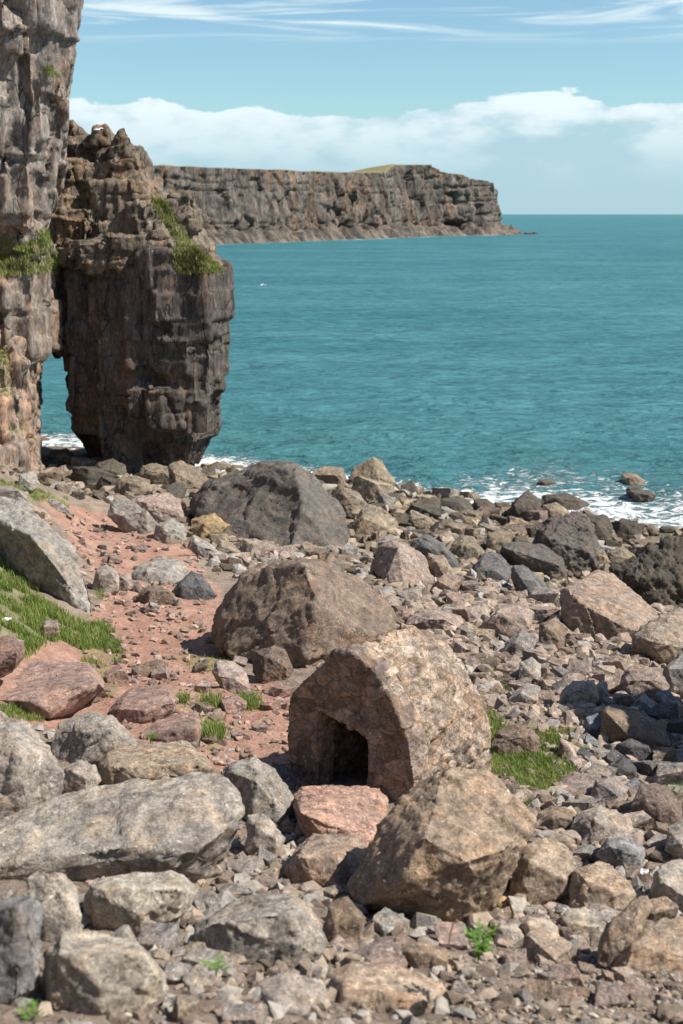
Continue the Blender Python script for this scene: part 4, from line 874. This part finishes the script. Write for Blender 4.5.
# ------------------------------------------------------------ grass and plants
deps = bpy.context.evaluated_depsgraph_get(); deps.update()
def bv_of(objs):
    V = []; Fa = []; n = 0
    for o in objs:
        me = o.data; co = np.empty(len(me.vertices)*3, np.float32); me.vertices.foreach_get('co', co); co = co.reshape(-1, 3)
        M4 = np.array(Matrix.LocRotScale(o.location, o.rotation_euler, o.scale)); co = co@M4[:3, :3].T+M4[:3, 3]
        V += [tuple(c) for c in co.astype(float)]; Fa += [tuple(i+n for i in p.vertices) for p in me.polygons]; n += len(co)
    return BVHTree.FromPolygons(V, Fa)
cbvh = bv_of([stack, crag, wall, low, foot])
def blades(name, zlist, mat, label, kind='stuff', bv=None, up_only=-9, width=.12, **kw):
    VV = []; FF = []; n0 = 0
    for poly, n, (h0, h1), clump in zlist:
        xs = [p[0] for p in poly]; yy = [p[1] for p in poly]; c = 0; tr = 0
        while c < n and tr < n*8:
            tr += 1
            px, py = random.uniform(min(xs), max(xs)), random.uniform(min(yy), max(yy))
            if not inpoly(px, py, poly): continue
            p, nr = hit(px, py, bv)
            if p is None or nr.z < up_only: continue
            if bv is None and py < 700 and px < 200 and float(vnoise(np.array([[p.x*2.2, p.y*2.2, 1.]]), 77)[0]) < -.08: continue
            D_ = (p-cam_o).dot(FW); c += 1
            for _ in range(clump):
                hh = random.uniform(h0, h1)*.72*D_/F; w = hh*width*.8*random.uniform(.7, 1.3); a = random.uniform(0, 6.28); l = random.uniform(.15, .7)*hh
                d = Vector((math.cos(a), math.sin(a), 0)); s = Vector((-d.y, d.x, 0))*w/2
                b0 = p+Vector((random.gauss(0, 1), random.gauss(0, 1), 0))*hh*.35-Vector((0, 0, .03*hh)); m_ = b0+d*l*.3+Vector((0, 0, hh*.55)); t = b0+d*l+Vector((0, 0, hh*.95))
                VV += [b0-s, b0+s, m_+s*.8, m_-s*.8, t+s*.12, t-s*.12]; FF += [(n0, n0+1, n0+2, n0+3), (n0+3, n0+2, n0+4, n0+5)]; n0 += 6
    if not VV: print('EMPTY', name); return None
    o0 = Vector((sum(v.x for v in VV)/len(VV), sum(v.y for v in VV)/len(VV), min(v.z for v in VV)))
    return obj(name, mesh_np(name, [v-o0 for v in VV], FF), mat, loc=o0, label=label, **({'kind': kind} if kind else {}), **kw)
blades('grass', [(GR['slope'], 6500, (5, 12), 5), (GR['ledge'], 500, (3, 6), 5), (GR['edge'], 420, (4, 9), 5), (GR['well'], 3400, (4, 11), 5), (GR['scree'], 700, (3, 8), 5), (GR['right'], 160, (6, 12), 5), (GR['back'], 120, (3, 6), 5),
   ([(90, 700), (125, 695), (110, 670), (80, 655)], 250, (5, 10), 5)], M['grass'], 'short bright green grass on the bank and around the well')
ledge = [(-80, 236), (0, 232), (20, 246), (46, 234), (60, 262), (56, 274), (0, 278), (-80, 280)]
blades('grass', [(ledge, 2600, (3.5, 7), 4), ([(0, 345), (8, 350), (10, 372), (0, 378)], 120, (3, 6), 4), ([(8, 426), (26, 420), (28, 430), (10, 434)], 80, (2, 4), 4), ([(38, 230), (48, 228), (50, 245), (40, 248)], 110, (3, 7), 4), ([(0, 372), (14, 380), (12, 400), (0, 396)], 60, (3, 6), 4)], M['grass_far'], 'green grass growing on the cliff ledge', bv=cbvh, width=.2)
blades('grass', [([(150, 195), (163, 200), (180, 222), (190, 240), (214, 262), (224, 274), (180, 275), (172, 266), (176, 240), (164, 226), (156, 214)], 1300, (3, 6), 4), ([(196, 248), (226, 272), (198, 274), (176, 272), (180, 258)], 500, (3, 5), 4)], M['grass_far'], 'green grass on the sloping shoulder of the stack', bv=cbvh, width=.2, up_only=-.2)
blades('grass_tuft', [([(42, 68), (52, 66), (58, 78), (48, 80)], 130, (3, 6), 4)], M['grass_far'], 'lone green tuft high on the cliff face', kind=None, bv=cbvh, width=.2, category='grass tuft')
TG = 'long grass tufts by the stone steps'
for lab, x, y, w, h, n in (('tall arching grass tuft right of the pink steps', 209, 738, 11, 24, 130), ('short grass tuft behind the middle pink step', 180, 700, 8, 14, 70), ('bushy grass tuft above the arching tuft', 210, 706, 8, 18, 80),
                           ('round grass tuft near the small brown block', 248, 706, 12, 18, 130), ('grass tuft at the right of the widest pink step', 108, 688, 9, 18, 110), ('grass tuft at the foot of the upright grey stone', 103, 596, 6, 9, 50),
                           ('grass tuft beside the rock in the green patch', 492, 748, 9, 14, 70), ('grass tuft at the right side of the view', 678, 800, 9, 18, 90)):
    blades('grass_tuft', [([(x-w, y-5), (x+w, y-5), (x+w*.7, y+4), (x-w*.7, y+4)], n, (h*.6, h*1.1), 4)], M['grass'], lab, kind=None, width=.07, category='grass tuft', group=TG)
def plant(lab, px, py, D_, hpx, n, seed):
    r = random.Random(seed); o0 = at(px, py, D_); s = hpx*D_/F
    root = bpy.data.objects.new('leafy_plant', None); C.objects.link(root); root.location = o0; root['label'] = lab; root['category'] = 'plant'; root['group'] = 'small leafy plants between the near rocks'
    SV_, SF_, LV, LF = [], [], [], []; 
    for i in range(n):
        a = r.uniform(0, 6.28); out = r.uniform(.2, .75)*s; hh = s*r.uniform(.6, 1.0); d = Vector((math.cos(a), math.sin(a), 0)); sd = Vector((-d.y, d.x, 0))
        pts = [Vector((0, 0, -.05*s)), d*out*.3+Vector((0, 0, hh*.5)), d*out*.7+Vector((0, 0, hh*.85)), d*out+Vector((0, 0, hh))]
        for j in range(3):
            k0 = len(SV_); w = .02*s
            SV_ += [pts[j]-sd*w, pts[j]+sd*w, pts[j+1]+sd*w*.7, pts[j+1]-sd*w*.7]; SF_.append((k0, k0+1, k0+2, k0+3))
        for j in range(7):
            t = .3+.7*j/6; q_ = pts[1].lerp(pts[3], t) if t > .3 else pts[1]; side = 1 if j % 2 else -1
            ld = (sd*side*.8+d*.4+Vector((0, 0, r.uniform(.0, .5)))).normalized() if j < 6 else (d+Vector((0, 0, .5))).normalized()
            ll = s*r.uniform(.16, .28); lw = ld.cross(Vector((0, 0, 1))).normalized()*ll*.27; k0 = len(LV)
            LV += [q_, q_+ld*ll*.5+lw+Vector((0, 0, ll*.1)), q_+ld*ll, q_+ld*ll*.5-lw+Vector((0, 0, ll*.1))]; LF.append((k0, k0+1, k0+2, k0+3))
    obj('stem', mesh_np('stem', SV_, SF_), M['leaf'], root); obj('foliage', mesh_np('foliage', LV, LF), M['leaf'], root)
plant('leafy green plant beside the cavity of the great block', 478, 960, 7.75, 30, 16, 1)
plant('small green sprout below the grey hump of rock', 216, 976, 7.4, 18, 11, 2)
plant('leafy sprout at the lower left edge of the view', 34, 1022, 6.9, 20, 10, 3)
plant('tiny fern like plant on the pink steps', 150, 744, 11.9, 12, 9, 4)
# dry stalk
pts = [(449, 944), (451, 932), (453, 924), (457, 920), (461, 926)]
c0 = at(449, 944, 7.7); SVs = []; SFs = []
for i, (a, b_) in enumerate(pts):
    q_ = at(a, b_, 7.7-.02*i)-c0
    for j in range(6): SVs.append(q_+Vector((math.cos(j*math.pi/3), math.sin(j*math.pi/3)*.5, math.sin(j*math.pi/3)))*.006*(1-.12*i))
for i in range(len(pts)-1):
    for j in range(6): SFs.append((i*6+j, i*6+(j+1) % 6, i*6+6+(j+1) % 6, i*6+6+j))
obj('dry_stalk', mesh_np('dry_stalk', SVs, SFs), M['stalk'], loc=c0, label='dry curled stalk in front of the dark cavity', category='stalk')
# white scraps
def scrap(px, py, D_, s, lab, sd):
    r = random.Random(sd); n = 7; V = []; Fq = []
    for i in range(n):
        for j in range(n): V.append(((i/(n-1)-.5)*s, (j/(n-1)-.5)*s*.6, s*.5*float(vnoise(np.array([[i*.6, j*.7, sd+.5]]), 5)[0])+s*.2))
    Fq = [(i*n+j, (i+1)*n+j, (i+1)*n+j+1, i*n+j+1) for i in range(n-1) for j in range(n-1)]
    o = obj('paper_scrap', mesh_np('paper_scrap', V, Fq), M['white'], loc=at(px, py, D_), label=lab, category='litter')
    md = o.modifiers.new('s', 'SOLIDIFY'); md.thickness = s*.06
p, _ = hit(6, 622); scrap(6, 621, (p-cam_o).dot(FW)-.15, .15, 'crumpled white scrap lying in the bank grass', 3)
scrap(644, 873, 9.4, .06, 'small white scrap between the rocks at right', 4)
# birds
def gull(px, py, Y, s, flying, lab):
    o0 = atY(px, py, Y); root = bpy.data.objects.new('gull', None); C.objects.link(root); root.location = o0; root.rotation_euler = (0, 0, .5); root['label'] = lab; root['category'] = 'gull'
    V = []; Fq = []; ns, nr = 12, 10
    rad = [.0, .035, .055, .06, .05, .075, .10, .11, .10, .075, .04, .0]; zc = [.02, .02, .025, .03, .02, .0, -.01, -.015, -.01, 0, .01, .015]
    if not flying: zc = [.15, .15, .16, .15, .10, .04, 0, 0, .0, .01, .02, .02]
    for i in range(ns):
        x = .5-i/(ns-1)
        for j in range(nr): a = 2*math.pi*j/nr; V.append((x*s, math.cos(a)*rad[i]*s, (math.sin(a)*rad[i]+zc[i])*s))
    Fq = [(i*nr+j, i*nr+(j+1) % nr, (i+1)*nr+(j+1) % nr, (i+1)*nr+j) for i in range(ns-1) for j in range(nr)]
    obj('body', mesh_np('body', V, Fq), M['feather'], root)
    for sd in (-1, 1):
        wp = [(.16, .05, .03), (-.08, .05, .03), (.2, .35, .2), (-.05, .35, .18), (.1, .62, .22), (-.02, .6, .21), (-.08, .95, .12), (-.1, .93, .12)] if flying else [(.12, .10, .03), (.1, .08, -.05), (-.1, .12, .02), (-.1, .1, -.06), (-.35, .06, .03), (-.35, .05, -.03), (-.55, .01, .03), (-.55, .01, .01)]
        Vw = [(a*s, b_*sd*s, c_*s) for a, b_, c_ in wp]; o = obj('wing', mesh_np('wing', Vw, [(0, 1, 3, 2), (2, 3, 5, 4), (4, 5, 7, 6)]), M['wing'], root); md = o.modifiers.new('s', 'SOLIDIFY'); md.thickness = .02*s
    zb_ = .15 if not flying else .02
    obj('beak', mesh_np('beak', [(.5*s, .015*s, zb_*s), (.5*s, -.015*s, zb_*s), (.5*s, 0, (zb_+.03)*s), (.6*s, 0, zb_*s)], [(0, 1, 3, 3), (1, 2, 3, 3), (2, 0, 3, 3)]) if False else mesh_np('beak', [(.48*s, .02*s, zb_*s), (.48*s, -.02*s, zb_*s), (.48*s, 0, (zb_+.035)*s), (.6*s, 0, zb_*s)], [(0, 1, 3), (1, 2, 3), (2, 0, 3), (0, 2, 1)]), M['beak'], root)
    if not flying:
        for sd in (-1, 1): obj('leg', mesh_np('leg', [(-.01*s, sd*.04*s, -.1*s), (.01*s, sd*.04*s, -.1*s), (.01*s, sd*.04*s, -.28*s), (-.01*s, sd*.04*s, -.28*s), (0, sd*.055*s, -.1*s), (0, sd*.055*s, -.28*s)], [(0, 1, 2, 3), (1, 4, 5, 2), (4, 0, 3, 5)]), M['beak'], root)
gull(263, 285, 82, .45, True, 'white gull flying over the water right of the stack')
top = None
p, _ = hit(98.5, 133, cbvh)
if p is None: p = atY(98, 133, 72.3)
pp = cbvh.ray_cast(Vector((p.x, p.y, 40)), Vector((0, 0, -1)))[0] or p
o0 = proj(pp); gull(o0[0], o0[1]-3.0, pp.y, .6, False, 'pale gull perched on the left pinnacle of the crag')

# ------------------------------------------------------------ light, sky, camera
AZ, EL = math.radians(100), math.radians(50)     # measured clockwise from the view direction
sd = Vector((math.sin(AZ)*math.cos(EL), math.cos(AZ)*math.cos(EL), math.sin(EL)))
l = bpy.data.lights.new('sun', 'SUN'); l.energy = 5.0; l.angle = math.radians(.5); l.color = (1, .945, .87)
so = bpy.data.objects.new('sun', l); C.objects.link(so); so.rotation_euler = (-sd).to_track_quat('-Z', 'Y').to_euler()
w = bpy.data.worlds.new('World'); scene.world = w; w.use_nodes = True; nt = w.node_tree; nt.nodes.clear(); g = NB(nt)
st = g.n('ShaderNodeTexSky', sky_type='NISHITA', sun_disc=False); st.sun_elevation = EL; st.sun_rotation = AZ; st.altitude = 0; st.air_density = 1.0; st.dust_density = .4; st.ozone_density = 2.0
dr = g.n('ShaderNodeTexCoord').outputs['Generated']; sx = g.n('ShaderNodeSeparateXYZ'); g.put(sx.inputs[0], dr)
az = g.math('ARCTAN2', sx.outputs[0], sx.outputs[1]); el = sx.outputs[2]
def cv(x, y, z=0.):
    c = g.n('ShaderNodeCombineXYZ'); g.put(c.inputs[0], x); g.put(c.inputs[1], y); c.inputs[2].default_value = z; return c.outputs[0]
blue = g.mix(g.ramp(el, .0, .4), g.mix(1, st.outputs[0], (.77, 1.02, 1.06), 'MULTIPLY'), st.outputs[0])
CL = 8.6   # pre-strength brightness of sunlit cloud
n1 = g.noise(cv(g.math('MULTIPLY', az, 9), g.math('MULTIPLY', el, 34), 2.6), 1, 9, .56, .15)
n0 = g.noise(cv(g.math('MULTIPLY', az, 3.2), g.math('MULTIPLY', el, 9), 5.3), 1, 3, .5)
edge = g.math('ADD', g.math('MULTIPLY', g.math('SUBTRACT', n1, .5), 7.0), g.math('MULTIPLY', g.math('SUBTRACT', n0, .5), 4.0))
puff = g.noise(cv(g.math('MULTIPLY', az, 14), g.math('MULTIPLY', el, 30), 4.4), 1, 10, .5, .1)
edge = g.math('ADD', edge, g.math('MULTIPLY', g.math('SUBTRACT', puff, .5), 9.0))
bank = g.ramp(g.math('ADD', g.math('DIVIDE', g.math('SUBTRACT', .082, el), .011), g.math('ADD', edge, g.ramp(el, .062, .02, 0, 5))), .1, .6)
# lower down the bank thins to pale haze; its crest is bright
n2 = g.noise(cv(g.math('MULTIPLY', az, 16), g.math('MULTIPLY', el, 46), 8.), 1, 7, .55)
crest = g.math('MULTIPLY', g.ramp(el, .015, .08), g.ramp(g.math('ADD', g.math('MULTIPLY', puff, .6), g.math('MULTIPLY', n2, .4)), .41, .57, .05, 1))
cc = g.mix(crest, (.40*CL, .60*CL, .70*CL), (.83*CL, .92*CL, .96*CL))
sky = g.mix(g.math('MULTIPLY', bank, .88), blue, cc)
ci = g.noise(cv(g.math('MULTIPLY', az, 5), g.math('MULTIPLY', el, 70), 1.), 1, 7, .6, .8)
cim = g.math('MULTIPLY', g.ramp(ci, .44, .66), g.math('MULTIPLY', g.ramp(el, .115, .135), g.ramp(el, .4, .2)))
sky = g.mix(g.math('MULTIPLY', cim, .8), sky, (.85*CL, .95*CL, .96*CL))
bg = g.n('ShaderNodeBackground'); g.put(bg.inputs[0], sky); bg.inputs[1].default_value = .085
ou = g.n('ShaderNodeOutputWorld'); nt.links.new(bg.outputs[0], ou.inputs[0])
cd = bpy.data.cameras.new('camera'); co = bpy.data.objects.new('camera', cd); C.objects.link(co)
cd.sensor_fit = 'VERTICAL'; cd.sensor_height = 36; cd.sensor_width = 24; cd.lens = 36*F/H; cd.clip_end = 100000; cd.clip_start = .1
co.location = cam_o; co.rotation_euler = (math.pi/2-PITCH, 0, 0); scene.camera = co
cd.dof.use_dof = True; cd.dof.focus_distance = 20; cd.dof.aperture_fstop = 2.0
scene.view_settings.view_transform = 'Standard'; scene.view_settings.look = 'None'; scene.view_settings.exposure = .60; scene.view_settings.gamma = 1
scene.cycles.use_denoising = True; scene.cycles.max_bounces = 6; scene.cycles.diffuse_bounces = 3; scene.cycles.glossy_bounces = 2; scene.cycles.transparent_max_bounces = 4
bpy.data.objects.remove(_tmp)
print('ROCKS', NROCK[0], 'SMALL', len(small))
